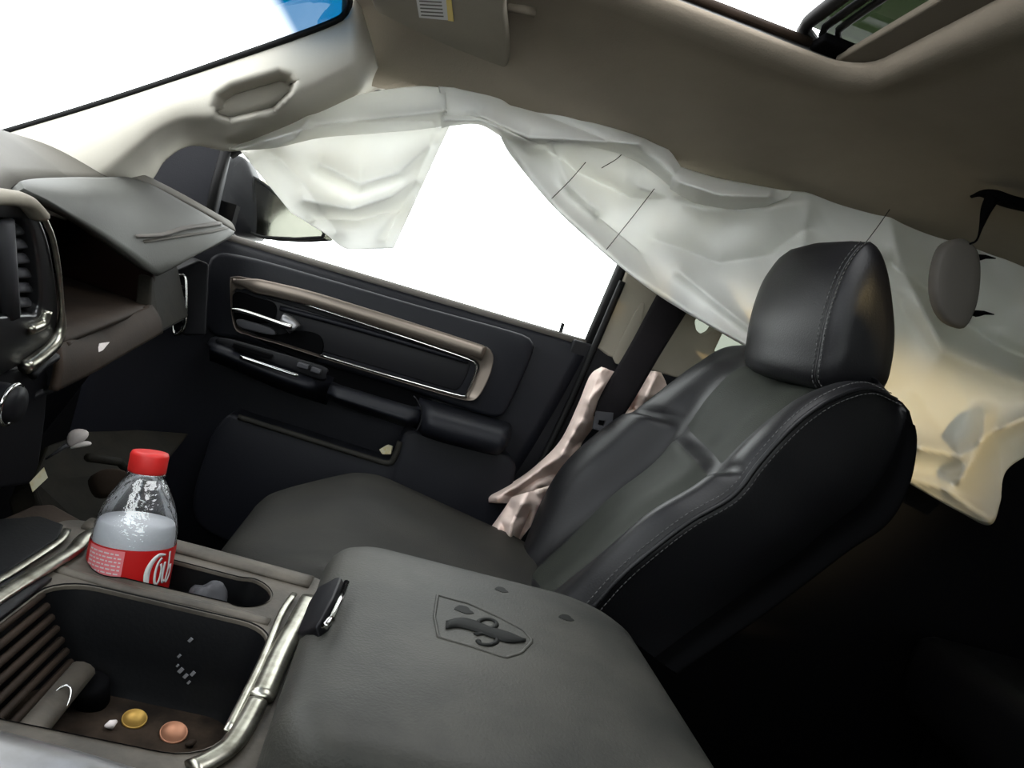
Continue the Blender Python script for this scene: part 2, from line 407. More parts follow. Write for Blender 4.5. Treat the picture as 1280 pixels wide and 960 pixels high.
# inside lever in its cup
cup = spline(contour([(292, 366), (320, 372), (343, 380), (343, 398), (330, 404), (292, 398)], y=1.343), 40, True)
obj('handle_cup', prism(cup, (0, .012, 0)), MT['dark'], door, bevel=.003)
lev = frame_lev = obj('door_handle', tube(spline(contour([(291, 387), (305, 389), (330, 397), (352, 405), (366, 409)], y=1.322), 24), lambda t: .0075+.004*smooth((t-.55)/.4), 12, flat=.55), MT['chrome'], door)
obj('handle_pivot', tube(spline(contour([(352, 399), (362, 404), (369, 412)], y=1.326), 8), .012, 10), MT['satin'], lev)
obj('lock_switch', prism(spline(contour([(296, 399), (312, 402), (340, 411), (344, 419), (320, 415), (298, 408)], y=1.330), 24, True), (0, .012, 0)), MT['tongue'], door, bevel=.002)
pullcup = spline(contour([(318, 414), (345, 419), (372, 413), (400, 420), (403, 440), (385, 452), (350, 438), (325, 426)], y=1.346), 40, True)
obj('pull_recess', prism(pullcup, (0, .012, 0)), MT['dark'], door, bevel=.003)
# armrest: front block with switches, open pull pocket with rim, rear pad
def arm(pxs_top, pxs_bot, yin, yout, drop=.03):
    a, b = [P(*p, y=yin) for p in pxs_top], [P(*p, y=yin) for p in pxs_bot]
    n = 18; a, b = spline(a, n), spline(b, n); rows = []
    for i in range(n):
        h = (a[i].z-b[i].z); x = a[i].x; z1 = a[i].z; z0 = b[i].z
        k = min(1, .45+.55*min(i, n-1-i)/2.0)
        yi = yout-(yout-yin)*k
        c = [(yout, z1+.004), (yi+.05, z1+.004), (yi+.022, z1+.002), (yi+.007, z1-.006), (yi, z1-.5*h), (yi+.006, z0+.006), (yi+.025, z0-.004), (yout, z0-drop)]
        rows.append(spline([V(x, y, z) for y, z in c], 22))
    return grid(rows, cap=True)
obj('armrest', arm([(243, 428), (270, 433), (340, 460), (407, 484)], [(250, 438), (285, 452), (350, 480), (408, 499)], 1.245, 1.372), MT['doorp'], door)
sw = contour([(268, 424), (290, 424), (402, 457), (408, 466), (398, 474), (300, 440), (275, 432)], y=1.27)
sp = obj('switch_panel', prism(spline(sw, 50, True), (0, .012, -.004)), MT['plastic'], door, bevel=.003)
for a, b in (((292, 431), (340, 446)), ((372, 455), (386, 459)), ((389, 461), (401, 465))):
    q0, q1 = P(*a, y=1.262), P(*b, y=1.262); mid = (q0+q1)/2
    ang = math.atan2((q1-q0).z, (q1-q0).x)
    obj('window_switch', box(mid, ((q1-q0).length, .016, .007), Matrix.Rotation(-ang, 3, 'Y')), MT['tongue'] if b[0] > 350 else MT['dark'], sp, smooth_=False, bevel=.0015)
obj('switch_trim', tube(spline(contour([(300, 446), (345, 461), (372, 470)], y=1.247), 16), .003, 6), MT['chrome'], door)
obj('pull_rim', arm([(409, 485), (450, 497), (500, 512), (526, 519)], [(410, 500), (450, 514), (500, 531), (524, 539)], 1.250, 1.285, .002), MT['doorp'], door)
pw = contour([(405, 452), (500, 480), (540, 500), (520, 530), (410, 500)], y=1.362)
obj('pull_pocket', prism(pw, (0, .006, 0)), MT['dark'], door, smooth_=False)
obj('armrest_pad', arm([(524, 512), (560, 523), (610, 537), (648, 548)], [(524, 540), (560, 553), (610, 566), (646, 574)], 1.235, 1.372), MT['doorp'], door)
obj('pad_edge', tube(spline(contour([(517, 495), (523, 503), (527, 514), (526, 528), (520, 540)], y=1.236), 14), .0014, 6), MT['plastic'], door)
# map pocket and lower panel
lp = spline(contour([(286, 517), (300, 521), (380, 546), (460, 571), (484, 578), (492, 572), (500, 550), (515, 538), (560, 550), (640, 574), (636, 620), (600, 690), (400, 700), (250, 660), (258, 560)], y=1.30), 110, True)
obj('lower_panel', prism(lp, (0, .07, 0)), MT['doorp'], door, bevel=.008)
obj('pocket_lip', tube(spline(contour([(298, 521), (380, 547), (460, 572), (486, 579), (494, 570), (500, 552)], y=1.298), 40), .005, 8), MT['cush'], door)  # lighter tone paints a soft highlight along the lip
# mirror corner, window frame bars, rear edge of the door
sail = contour([(170, 235), (190, 200), (225, 172), (296, 160), (287, 186), (268, 272), (300, 300), (296, 312), (240, 300), (190, 262)], y=1.395)
obj('mirror_corner', prism(sail, (0, .02, 0)), MT['doorp'], door, smooth_=False, bevel=.002)
obj('frame_bar', tube([P(283, 186, y=1.385), P(270, 232, y=1.385), P(258, 288, y=1.385)], .009, 8), MT['rubber'], door)
obj('window_frame', tube([P(733, 440, y=1.40), P(778, 335, y=1.40), P(845, 185, y=1.40)], .018, 8, flat=.7), MT['rubber'], door)
obj('window_frame_top', tube([P(283, 186, y=1.40), P(400, 116, y=1.39), P(560, 92, y=1.39), P(845, 185, y=1.40)], .02, 8), MT['rubber'], door)
obj('door_seal', tube(spline([P(778, 352, y=1.37), P(742, 436, y=1.37), P(700, 530, y=1.37), P(655, 620, y=1.37)], 20), .0065, 8), MT['rubber'], door)
pin = obj('lock_pin', tube([P(699, 424, y=1.40), P(701, 414, y=1.40), P(704, 404, y=1.40)], .0035, 8), MT['plastic'], door)
obj('pin_collar', lathe([(.009, -.004), (.009, .004), (.005, .006)], P(699, 425, y=1.40)), MT['greyc'], door)
wq = [V(-.52, 1.43, zz(-.52)-.01), V(.36, 1.43, zz(.36)-.01), V(.50, 1.36, .36), V(-.20, 1.36, .36)]
struct(pane('window_2', wq, MT['clear']))

# pillar behind the door: pale upper trim, black lower trim
b1 = contour([(800, 290), (779, 352), (743, 432), (760, 445), (830, 468), (866, 478), (930, 470), (926, 441), (893, 440), (908, 408), (902, 396), (890, 415), (879, 419), (871, 413), (869, 402), (876, 390), (880, 300)], y=1.375)
pt = frame('trim_2', (.40, 1.40, -H), 'pale beige pillar trim behind the passenger door')
obj('upper_trim', prism(b1, (0, .035, 0)), MT['beige'], pt, smooth_=False, bevel=.004)
obj('belt_slot', prism(spline(contour([(797, 385), (806, 378), (800, 410), (780, 452), (770, 455), (768, 440)], y=1.372), 24, True), (0, .004, 0)), MT['beige'], pt, bevel=.002)
b2 = contour([(718, 424), (800, 448), (868, 470), (930, 476), (920, 640), (640, 760), (560, 760), (625, 622)], y=1.378)
obj('lower_trim', prism(b2, (0, .04, 0)), MT['plastic'], pt, smooth_=False, bevel=.004)
struct(obj('wall_kick', box((-.66, 1.45, -.40), (.62, .03, .93)), MT['dark'], smooth_=False))
struct(obj('wall_rocker', box((.10, 1.47, -.46), (1.05, .03, .80)), MT['dark'], smooth_=False))
# rear side wall with window
rw = frame('wall_right', (1.2, 1.42, -H))
obj('lower_panel', box((1.15, 1.42, -.42), (1.55, .04, .95)), MT['plastic'], rw, smooth_=False)
obj('upper_rail', box((1.15, 1.42, .40), (1.55, .04, .16)), MT['beige'], rw, smooth_=False)
obj('rear_post', box((1.66, 1.42, .2), (.50, .04, .36)), MT['beige'], rw, smooth_=False)
struct(pane('window_3', [V(.40, 1.425, .03), V(1.42, 1.425, .03), V(1.42, 1.425, .34), V(.40, 1.425, .34)], MT['tint']))
obj('front_rail', box((.16, 1.43, .45), (.62, .05, .15)), MT['head'], rw, smooth_=False)
# rear wall
bw = frame('wall_back', (1.9, .56, -H))
obj('lower_panel', box((1.92, .56, -.40), (.04, 1.84, .95)), MT['dark'], bw, smooth_=False)
obj('upper_panel', box((1.92, .56, .43), (.04, 1.84, .20)), MT['head'], bw, smooth_=False)
for y in (-.22, 1.34): obj('corner_post', box((1.92, y, .2), (.04, .30, .34)), MT['beige'], bw, smooth_=False)
struct(pane('window_4', [V(1.92, -.1, .06), V(1.92, 1.2, .06), V(1.92, 1.2, .34), V(1.92, -.1, .34)], MT['tint']))
# driver's side: door below the sill, windows open to the daylight, posts
dw = frame('wall_left', (.5, -.32, -H))
obj('lower_panel', box((.5, -.33, -.45), (2.9, .04, .86)), MT['plastic'], dw, smooth_=False)
obj('upper_rail', box((.85, -.32, .42), (2.2, .04, .16)), MT['head'], dw, smooth_=False)
obj('centre_post', box((.60, -.32, .15), (.16, .04, .40)), MT['beige'], dw, smooth_=False)
obj('rear_post', box((1.66, -.32, .2), (.50, .04, .36)), MT['beige'], dw, smooth_=False)
struct(pane('window_6', [V(-.75, -.33, -.02), V(.52, -.33, -.02), V(.52, -.33, .35), V(-.30, -.33, .35)], MT['film']))
struct(pane('window_5', [V(.68, -.33, .0), V(1.42, -.33, .0), V(1.42, -.33, .35), V(.68, -.33, .35)], MT['tint']))

# ================================================================== DASHBOARD
dash = thing('dashboard', 'grey and black dashboard with an open upper glove bin, below the windshield', 'dashboard', (-.5, .8, -.45))
back = spline([V(-.68, -.25, .02), V(-.66, .4, .035), V(-.65, .8, .04), V(-.62, 1.0, .042), V(-.575, 1.14, .045), V(-.47, 1.27, .045), V(-.36, 1.385, .02)], 60)
front = spline([V(-.40, -.25, .0), V(-.40, .3, .0), P(-40, 242, y=.66), P(20, 233, y=.78), P(90, 228, y=1.0), P(170, 229, y=1.215), P(235, 258, y=1.30), P(292, 290, y=1.375)], 60)
rows = []
for j in range(14):
    t = j/13; rows.append([b.lerp(f, t)+V(0, 0, .018*sin(pi*t)**.8*(1 if i < 44 else .6)) for i, (b, f) in enumerate(zip(back, front))])
obj('top_pad', grid(rows), MT['dashtop'], dash, solid=.01, offset=0)
# lid of the upper bin
lt = spline([P(18, 233, y=.74), P(60, 229, y=.88), P(120, 227, y=1.05), P(172, 229, y=1.19), P(235, 261, y=1.25), P(291, 293, y=1.285)], 50)
lb = spline([P(22, 240, y=.735), P(60, 257, y=.80), P(110, 287, y=.92), P(160, 322, y=1.02), P(182, 338, y=1.06), P(192, 342, y=1.085)], 50)
rows = []
for j in range(18):
    t = j/17; rows.append([a.lerp(b, t)+V(.012, -.006, .006)*sin(pi*t)*min(1, i/20) for i, (a, b) in enumerate(zip(lt, lb))])
lid = obj('glove_lid', grid(rows), MT['lidg'], dash, solid=.012, offset=0)
def lidpt(px, py, s=.0):                  # nearest point of the lid under a pixel
    y = 1.085+.20*((px-192)/100.0)+.0*py
    return P(px, py, y=y-.012-s)
lid_px = [(proj(p), p) for r in rows for p in r]
def on_lid(pts, lift): return [min(lid_px, key=lambda q: (q[0][0]-a)**2+(q[0][1]-b)**2)[1]+V(.002, -lift, lift) for a, b in pts]
obj('lid_ridge', tube(spline(on_lid([(176, 308), (205, 302), (235, 296), (260, 291), (280, 287)], .004), 16), .0035, 8, flat=.6), MT['dashtop'], lid)
obj('lid_groove', tube(spline(on_lid([(170, 298), (200, 293), (230, 288), (255, 283), (274, 279)], .005), 16), .0055, 8, flat=.4), MT['greyc'], lid)
# open bin behind the lid
def quad(a, b, c, d, n=8):
    return grid([[a.lerp(b, i/n).lerp(d.lerp(c, i/n), j/n) for i in range(n+1)] for j in range(n+1)])
bl, br = V(-.52, .66, -.01), V(-.52, 1.22, -.02)
fl_, fr_ = V(-.52, .66, -.17), V(-.52, 1.20, -.12)
obj('bin_back', quad(bl, br, fr_, fl_), MT['redbin'], dash)
lipL, lipR = P(70, 432, y=.76), P(187, 385, y=1.06)
obj('bin_floor', quad(fl_, fr_, lipR, lipL), MT['brown'], dash, solid=.006)
obj('bin_end', quad(br, P(192, 342, y=1.09), P(187, 390, y=1.07), fr_), MT['redbin'], dash, solid=.006)
# fascia below the bin: sloped dusty panel and the end of the dash with its side vent
ft = polyline([P(68, 432, y=.758), P(120, 413, y=.90), P(187, 383, y=1.055)], 50)
fb = polyline([P(66, 488, y=.74), P(120, 462, y=.86), P(200, 416, y=1.055)], 50)
obj('lower_fascia', grid([[a.lerp(b, j/11)+V(.003, 0, .002)*sin(pi*j/11) for a, b in zip(ft, fb)] for j in range(12)]), MT['brown'], dash, solid=.008, offset=0)
ep = [P(187, 383, y=1.056), P(190, 345, y=1.085), P(222, 333, y=1.20), P(236, 396, y=1.20), P(200, 416, y=1.056)]
obj('fascia_end', prism(ep, (-.02, .006, -.004)), MT['darkbrown'], dash, smooth_=False, bevel=.003)
obj('bin_lip', tube(spline([P(80, 431, y=.78), P(120, 416, y=.90), P(160, 398, y=1.0), P(187, 384, y=1.05)], 24), .004, 8), MT['brown'], dash)
kn = [p+V(-.008, 0, -.004) for p in fb+[P(236, 396, y=1.20)]]
obj('knee_panel', grid([kn, [p+V(-.10, .0, -.10) for p in kn], [p+V(-.22, 0, -.40) for p in kn]]), MT['plastic'], dash, solid=.006)
endp = contour([(205, 345), (250, 325), (262, 330), (258, 420), (232, 420), (215, 412)], y=1.235)
obj('end_panel', prism(endp, (-.06, .1, 0)), MT['plastic'], dash, smooth_=False, bevel=.004)
vr = spline(contour([(219, 350), (227, 344), (232, 352), (232, 400), (226, 415), (218, 418), (216, 405), (217, 370)], y=1.215), 40, True)
sv = obj('side_vent', tube(vr, .0025, 8, closed=True), MT['chrome'], dash)
for k in range(4):
    q = P(224.5, 358+14*k, y=1.222); obj('vent_slat', box(q, (.014, .02, .004)), MT['plastic'], sv, smooth_=False)
# centre stack at the edge of the frame
XS = -.30
oc = [V(XS, q.y, q.z) for q in spline(contour([(-70, 236), (-10, 236), (22, 242), (44, 262), (60, 296), (70, 348), (73, 398), (66, 424), (46, 444), (26, 458), (-70, 478)], x=XS), 80, True)]
ic = [V(XS, q.y, q.z) for q in spline(contour([(-60, 272), (-10, 272), (12, 274), (34, 276), (44, 300), (50, 340), (52, 376), (46, 392), (34, 392), (-20, 396), (-60, 398)], x=XS), 80, True)]
st = obj('center_stack', ringplate(oc, ic, 120, (-.12, 0, 0), spl=False), MT['darkchrome'], dash, bevel=.004)
obj('stack_hood', tube([V(XS+.004, q.y, q.z) for q in spline(contour([(-40, 243), (0, 244), (24, 250), (40, 266)], x=XS), 20)], .0095, 12, flat=.6), MT['beige'], st)  # beige puts the hood's highlight into its colour
obj('stack_back', prism([q+V(-.06, 0, 0) for q in oc], (-.05, 0, 0)), MT['dark'], st, smooth_=False)
for k in range(6):
    c0, c1 = P(6, 288+18*k, x=XS-.01), P(46+1.2*k, 284+18.6*k, x=XS-.01)
    obj('vent_slat', tube([c0, (c0+c1)/2, c1], .0046, 8, flat=.5, up=(1, 0, .6)), MT['tongue'], st)
obj('vent_divider', tube([P(3, 276, x=XS-.004), P(7, 330, x=XS-.004), P(12, 394, x=XS-.004)], .008, 8), MT['tongue'], st)
obj('chrome_rim', tube(spline([q+V(.003, 0, 0) for q in contour([(50, 270), (62, 300), (70, 348), (73, 398), (66, 424), (46, 444), (26, 458)], x=XS)], 40), lambda t: .0022+.0042*smooth((t-.55)/.2), 8), MT['dustychrome'], st)
obj('rim_foot', tube(spline(contour([(36, 412), (52, 404), (58, 388)], x=XS+.001), 12), .005, 8), MT['dustychrome'], st)
lowp = [V(XS-.005, q.y, q.z) for q in contour([(-70, 474), (26, 458), (54, 446), (62, 470), (58, 520), (50, 580), (40, 606), (-70, 622)], x=XS-.005)]
obj('stack_core', box((-.52, .48, -.24), (.18, .38, .44)), MT['plastic'], dash, smooth_=False, bevel=.01)
obj('control_panel', prism(lowp, (-.10, 0, 0)), MT['plastic'], dash, smooth_=False, bevel=.004)
kc = P(4, 503, x=XS+.012)
kb = obj('volume_knob', lathe([(.0155, -.03), (.016, 0), (.0145, .012), (.006, .0135)], kc, (1, .0, .1), 28), MT['plastic'], dash)
obj('knob_ring', tube([kc+V(.006, .0162*cos(t), .0162*sin(t)) for t in [2*pi*k/32 for k in range(32)]], .0022, 8, closed=True), MT['chrome'], kb)
obj('stack_corner', tube(spline(contour([(40, 470), (54, 456), (70, 446)], x=XS), 10), .004, 8), MT['plastic'], dash)
# glove box door hanging open under the knee panel
gd = [P(60, 556, y=.93), P(110, 538, y=1.02), P(170, 537, y=1.15), P(238, 541, y=1.25), P(200, 588, y=1.07), P(142, 650, y=.92), P(112, 668, y=.88), P(52, 644, y=.86), P(42, 600, y=.87)]
gb = obj('glove_box_door', prism(gd, (-.02, 0, -.03)), MT['darkbrown'], dash, smooth_=False, bevel=.004)
obj('door_rib', tube([P(112, 580, y=.90)+V(0, -.01, .01), P(150, 585, y=.97)+V(0, -.01, .01), P(165, 600, y=.97)+V(0, -.01, .01)], .005, 8), MT['darkbrown'], gb)
obj('door_latch', prism(spline(contour([(118, 596), (134, 585), (160, 590), (150, 615), (128, 618)], y=.87), 20, True), (-.01, .01, -.01)), MT['brown'], gb, bevel=.003)
# ================================================================== CENTRE CONSOLE
con = thing('center_console', 'dusty centre console with open storage bin, two cup holders and padded armrest lid', 'console', (.02, .56, -H))
ZT = -.28
outer = rrect(-.245, -.004, .380, .722, (.02, .02, .03, .03), 6)
binh = rrect(-.198, -.036, .421, .597, (.025, .03, .03, .03), 6)
def peanut():
    pts = []
    for k in range(48):
        a = 2*pi*k/48; cx, rr = (-.082, .034) if cos(a) > 0 else (-.158, .0365)
        pts.append((cx+rr*cos(a)*1.0, .652+rr*sin(a)*(1-.22*exp(-(cos(a)/.28)**2))))
    return pts
cuph = peanut()
obj('console_top', plate(outer, [binh, cuph], ZT), MT['dusty'], con, solid=.006, offset=-1, bevel=.002)
obj('console_body', ring_walls(outer, [(ZT-.001, 1.0), (ZT-.05, .985), (-H+.001, .95)]), MT['plastic'], con, smooth_=True)
bw_ = ring_walls(binh, [(ZT+.001, 1.02), (ZT-.004, .995), (-.325, .965), (-.350, .94), (-.358, .90)])
obj('storage_bin', bw_, MT['liner'], con)
obj('bin_floor', ([V(*p, -.3565) for p in binh], [tuple(range(len(binh)))]), MT['dirt'], con, smooth_=False)
cw = ring_walls(cuph, [(ZT+.001, 1.02), (ZT-.005, .99), (-.37, .95), (-.40, .93)])
ch = obj('cup_holder', cw, MT['liner'], con)
obj('holder_floor', ([V(*p, -.400) for p in cuph], [tuple(range(len(cuph)))]), MT['dark'], ch, smooth_=False)
# raised lip between bin and cup holders, dusty far rail
obj('divider_lip', tube(spline([V(-.205, .612, ZT), V(-.15, .606, ZT), V(-.10, .608, ZT), V(-.04, .606, ZT)], 24), .0060, 10, flat=.45), MT['dusty'], con)
obj('far_rail', tube(spline([V(-.225, .714, ZT+.001), V(-.12, .710, ZT+.001), V(-.02, .704, ZT+.001)], 20), .013, 12, flat=.35), MT['dusty'], con)
# bright trim round the tray
def strip(name, pts, rr, m, flat=.45, z=ZT+.004, n=26):
    return obj(name, tube(spline(contour(pts, z=z), n), rr, 10, flat=flat, up=(0, 0, 1)), m, con)
strip('left_trim', [(-60, 786), (0, 745), (60, 708), (92, 688), (106, 672), (124, 663), (140, 662)], .0062, MT['dustychrome'])
strip('left_trim', [(-50, 752), (20, 712), (74, 676), (84, 662)], .0032, MT['dustychrome'])
strip('right_trim', [(388, 748), (374, 775), (352, 815), (333, 858), (326, 872)], .0085, MT['dustychrome'])
strip('right_trim', [(322, 876), (306, 906), (288, 932), (262, 950), (240, 960)], .0068, MT['dustychrome'])
strip('inner_trim', [(368, 742), (352, 766), (330, 820), (306, 870), (284, 914)], .0028, MT['dustychrome'])
obj('near_rail', tube(spline([V(-.30, .402, ZT-.012), V(-.2, .396, ZT-.010), (V(-.10, .389, ZT-.010)), V(-.02, .383, ZT-.016)], 20), .022, 16, flat=.75), MT['satin'], con)
# roll-up cover at the front end of the bin
tc_ = thing_part = obj('roll_cover', quad(V(-.232, .420, ZT+.001), V(-.232, .590, ZT+.001), V(-.200, .590, ZT+.001), V(-.200, .420, ZT+.001)), MT['plastic'], con, solid=.004)
for k in range(7):
    x, z = -.1985+.0052*k, ZT-.004-.0075*k
    obj('slat', tube([V(x, .425, z), V(x, .50, z), V(x, .574, z)], .0030, 8), MT['brown'], tc_)
obj('cover_handle', tube([V(-.157, .430, -.336), V(-.157, .50, -.334), V(-.158, .572, -.332)], .010, 12, flat=.7), MT['dusty'], tc_)
# front of the console rising to the stack
cf = contour([(-80, 690), (-70, 668), (0, 648), (40, 631), (66, 629), (104, 650), (124, 662), (104, 672), (80, 684), (0, 735), (-80, 785)], z=ZT-.004)
obj('console_front', prism(cf, (0, 0, -.05)), MT['brown'], con, smooth_=False, bevel=.004)
cp = contour([(-80, 740), (-70, 660), (0, 648), (50, 644), (80, 655), (74, 672), (0, 720)], z=ZT+.001)
obj('front_pocket', prism(cp, (0, 0, -.01)), MT['liner'], con, smooth_=False, bevel=.002)
# armrest lid
def lidring(off, z):
    return [V(a, b, z) for a, b in rrect(-.012+off, .270-off, .372+off, .702-off, (max(.012, .072-off), max(.012, .050-off), max(.012, .034-off), max(.012, .060-off)), 10)]
al = obj('armrest_lid', fan_close([lidring(o_, z) for o_, z in ((.012, -.318), (.003, -.310), (.0, -.295), (0, -.255), (.001, -.243), (.004, -.2345), (.009, -.2285), (.017, -.2248), (.03, -.2228), (.055, -.2210), (.09, -.2200), (.115, -.2195))]), MT['lid'], con)
obj('console_box', prism([V(a, b, -.312) for a, b in rrect(.004, .255, .395, .690, .03, 6)], (0, 0, -.53)), MT['plastic'], con, smooth_=False, bevel=.006)
ZL = -.2195
lt_ = obj('latch', prism([q_+V(-.005, 0, .003) for q_ in (P(378, 798, z=-.245), P(392, 760, z=-.238), P(404, 740, z=-.232), P(428, 726, z=-.2195), P(434, 728, z=-.2185), P(424, 752, z=-.2180), P(411, 776, z=-.2180), P(402, 792, z=-.224), P(384, 799, z=-.24))], (.008, 0, -.012)), MT['plastic'], al, bevel=.002)
obj('latch_bar', tube([P(433, 729, z=-.2145), P(424, 752, z=-.2145), P(414, 774, z=-.2150), P(406, 783, z=-.2165)], .0026, 8), MT['chrome'], lt_)
# pressed shield emblem: outline and a horned head
LIDT = [(0, -.255), (.001, -.243), (.004, -.2345), (.009, -.2285), (.017, -.2248), (.03, -.2228), (.055, -.2210), (.09, -.2200), (.115, -.2195), (.14, -.2195)]
def zl(px, py):                              # point of the lid's padded top seen at a measured spot
    z = ZL
    for _ in range(6):
        p = P(px, py, z=z); z = lin(min(p.x+.012, .270-p.x, p.y-.372, .702-p.y), LIDT)
    return P(px, py, z=z+.0002)
sh = [(547, 744), (543, 770), (548, 796), (590, 808), (632, 822), (652, 816), (666, 801), (655, 788), (625, 772), (585, 754)]
em = obj('shield_outline', tube([zl(p.x, p.y) for p in polyline(px2(sh), 60, True)], .0013, 8, closed=True, flat=.55), MT['lid'], al)
hd_t = [(557, 777), (575, 773), (592, 776), (612, 784), (636, 791), (656, 800)]
hd_b = [(557, 787), (573, 785), (590, 789), (610, 796), (635, 804), (657, 803)]
a_, b_ = spline(px2(hd_t), 24), spline(px2(hd_b), 24)
obj('emblem_head', grid([[zl((q := a.lerp(b, j/4)).x, q.y)+V(0, 0, .0006+.0012*sin(pi*j/4)) for a, b in zip(a_, b_)] for j in range(5)]), MT['lidmark'], em, solid=.0004)
def spiral(cx, cy, r, a0, a1, n=22): return [zl(cx+r*(1-.62*k/(n-1))*cos(a0+(a1-a0)*k/(n-1))*1.35, cy+r*(1-.62*k/(n-1))*.62*sin(a0+(a1-a0)*k/(n-1))) for k in range(n)]
obj('emblem_horn', tube(spiral(606, 801, 15, -2.2, 3.2), .0021, 6, flat=.6), MT['lidmark'], em)
obj('emblem_horn', tube(spiral(606, 779, 14, 2.0, -3.2), .0021, 6, flat=.6), MT['lidmark'], em)
for q, s in (((580, 762), 1.0), ((627, 737), .7), ((708, 772), .8)):
    c = [zl(q[0]+11*s*cos(a)*(1+.25*sin(3*a)), q[1]+4.5*s*sin(a)+3*s*cos(a)) for a in [2*pi*k/14 for k in range(14)]]
    obj('dent', prism([p+V(0, 0, .0002) for p in c], (0, 0, -.002)), MT['lidmark'], al, smooth_=False)

# ================================================================== BOTTLE
ax0, ax1 = P(188, 566, y=.664), V(-.156, .650, -.39)
axd = (ax0-ax1).normalized(); LB = .205
bb = ax0-axd*LB
bot = thing('soda_bottle', 'clear plastic soda bottle with red cap and red label standing in a cup holder', 'bottle', bb)
shell = [(.012, .000), (.026, .001), (.031, .008), (.0325, .03), (.0315, .055), (.032, .082), (.0328, .087), (.0328, .131), (.0326, .138), (.0316, .146), (.0292, .156), (.0250, .1665), (.0198, .1765), (.0150, .184), (.0128, .1862), (.0155, .1868), (.0155, .1885), (.0125, .189), (.0120, .200)]
obj('shell', lathe(shell, bb, axd, 40), MT['pet'], bot)
fl = [(.010, .002), (.028, .004), (.0312, .03), (.0305, .055), (.0312, .086), (.0312, .136), (.0302, .143), (.0292, .147), (.0284, .1478)]
fg = lathe(fl, bb, axd, 40)
obj('drink', fg, MT['liquid'], bot)
obj('cap', lathe([(.0146, .1885), (.0150, .190), (.0150, .203), (.0140, .2055), (.010, .2062)], bb, axd, 36), MT['red'], bot)
lab = obj('label', lathe([(.0331, .086), (.0333, .087), (.0333, .130), (.0331, .131)], bb, axd, 48, cap=False), MT['label'], bot)
s_ = axd.orthogonal(); e1 = (V(0, -1, 0)-axd*V(0, -1, 0).dot(axd)).normalized(); e2 = axd.cross(e1)
def lp3(ang, h, r=.0336): return bb+axd*h+(e1*cos(ang)+e2*sin(ang))*r   # ang 0 faces the camera's side, + turns towards the rear of the cab
sg = 1 if e2.x > 0 else -1
ARC = .007
def lribbon(pts, wd, n=30, r=.0337):
    pl = spline([V(a+ARC, b+.0165, 0) for a, b in pts], n); rows = []
    for i, p in enumerate(pl):
        t = (pl[min(i+1, n-1)]-pl[max(i-1, 0)]).normalized(); nn = V(-t.y, t.x, 0); ww = wd(i/(n-1)) if callable(wd) else wd
        rows.append([lp3(sg*(p.x+nn.x*ww*sd)/.0336, p.y+nn.y*ww*sd, r) for sd in (-1, 1)])
    return grid(rows)
# script letters on the red field: a tall looped capital with the strokes of the next letters (arc metres round the label, height)
for pts, wd in (([(.031, .110), (.024, .1105), (.019, .105), (.0165, .096), (.018, .085), (.022, .0805), (.026, .083)], lambda t: .0008+.0016*sin(pi*t)),
                ([(.0275, .108), (.0245, .103), (.0235, .095), (.0245, .088), (.027, .086), (.029, .091), (.029, .099), (.0275, .103)], lambda t: .0011),
                ([(.032, .104), (.0315, .094), (.0325, .087), (.035, .088)], lambda t: .0012),
                ([(.036, .112), (.0375, .099), (.0365, .088), (.039, .086), (.042, .094), (.041, .100), (.038, .097)], lambda t: .0011)):
    obj('script_stroke', lribbon(pts, wd), MT['white'], lab, solid=.0002, offset=0)
pk = mat('pale_red_print', (.62, .16, .18), .45)
rows = [[lp3(sg*a/.0336, h, .03345) for a in [-.030+.0345*k/20 for k in range(21)]] for h in (.0872, .1298)]
fp = obj('facts_panel', grid(rows), pk, lab, smooth_=True)
ARC = 0; geo = []
for i in range(13):
    h = .0728+.0031*i; a = -.028
    while a < .001:
        wl = random.uniform(.0015, .005); geo.append(lribbon([(a, h), (min(a+wl, .0025), h)], .00055, 4, .0336)); a += wl+.0012
fo = obj('facts_print', join(*geo), MT['white'], lab); fo['kind'] = 'stuff'
# ================================================================== SMALL THINGS IN AND ON THE CONSOLE
def coin(name, px, py, r, m, label):
    c = P(px, py, z=-.354); g = lathe([(r*.98, -.0012), (r, -.0008), (r, .0008), (r*.97, .0012), (r*.90, .0012), (r*.88, .0007), (.0005, .0007)], c, (0.05, -.30, 1), 28)
    return tag(obj(name, g, m), label, 'coin', 'coins on the bin floor')
coin('coin', 168, 899, .0088, MT['gold'], 'gold coloured coin on the dirty floor of the console bin')
coin('coin', 217, 916, .0098, MT['copper'], 'copper coin on the bin floor beside the gold coin')
q = P(139, 906, z=-.353); tag(obj('crumb', tube([q+V(-.003, -.003, 0), q, q+V(.002, .004, .001)], lambda t: .0012+.0022*sin(pi*t), 8), MT['paper']), 'small white crumb lying left of the gold coin', 'crumb')
q = P(238, 930, z=-.354); tag(obj('crumb', tube([q+V(-.003, -.002, 0), q, q+V(.003, .003, .001)], lambda t: .001+.002*sin(pi*t), 8), MT['brown']), 'tiny brown crumb beside the copper coin', 'crumb')
q = P(72, 880, z=-.332)
tag(obj('key_ring', tube([q+V(.006*cos(t), .010*sin(t), .008*sin(t)) for t in [2*pi*k/28 for k in range(28)]], .0009, 6, closed=True), MT['chrome']), 'thin shiny ring leaning in the front corner of the bin', 'ring')
q = P(112, 862, z=-.345)
tag(obj('rubber_plug', lathe([(.013, -.012), (.0135, .004), (.012, .007), (.006, .0075)], q, (-.2, -.3, 1), 28), MT['dark']), 'round black rubber plug at the front of the bin floor', 'plug')
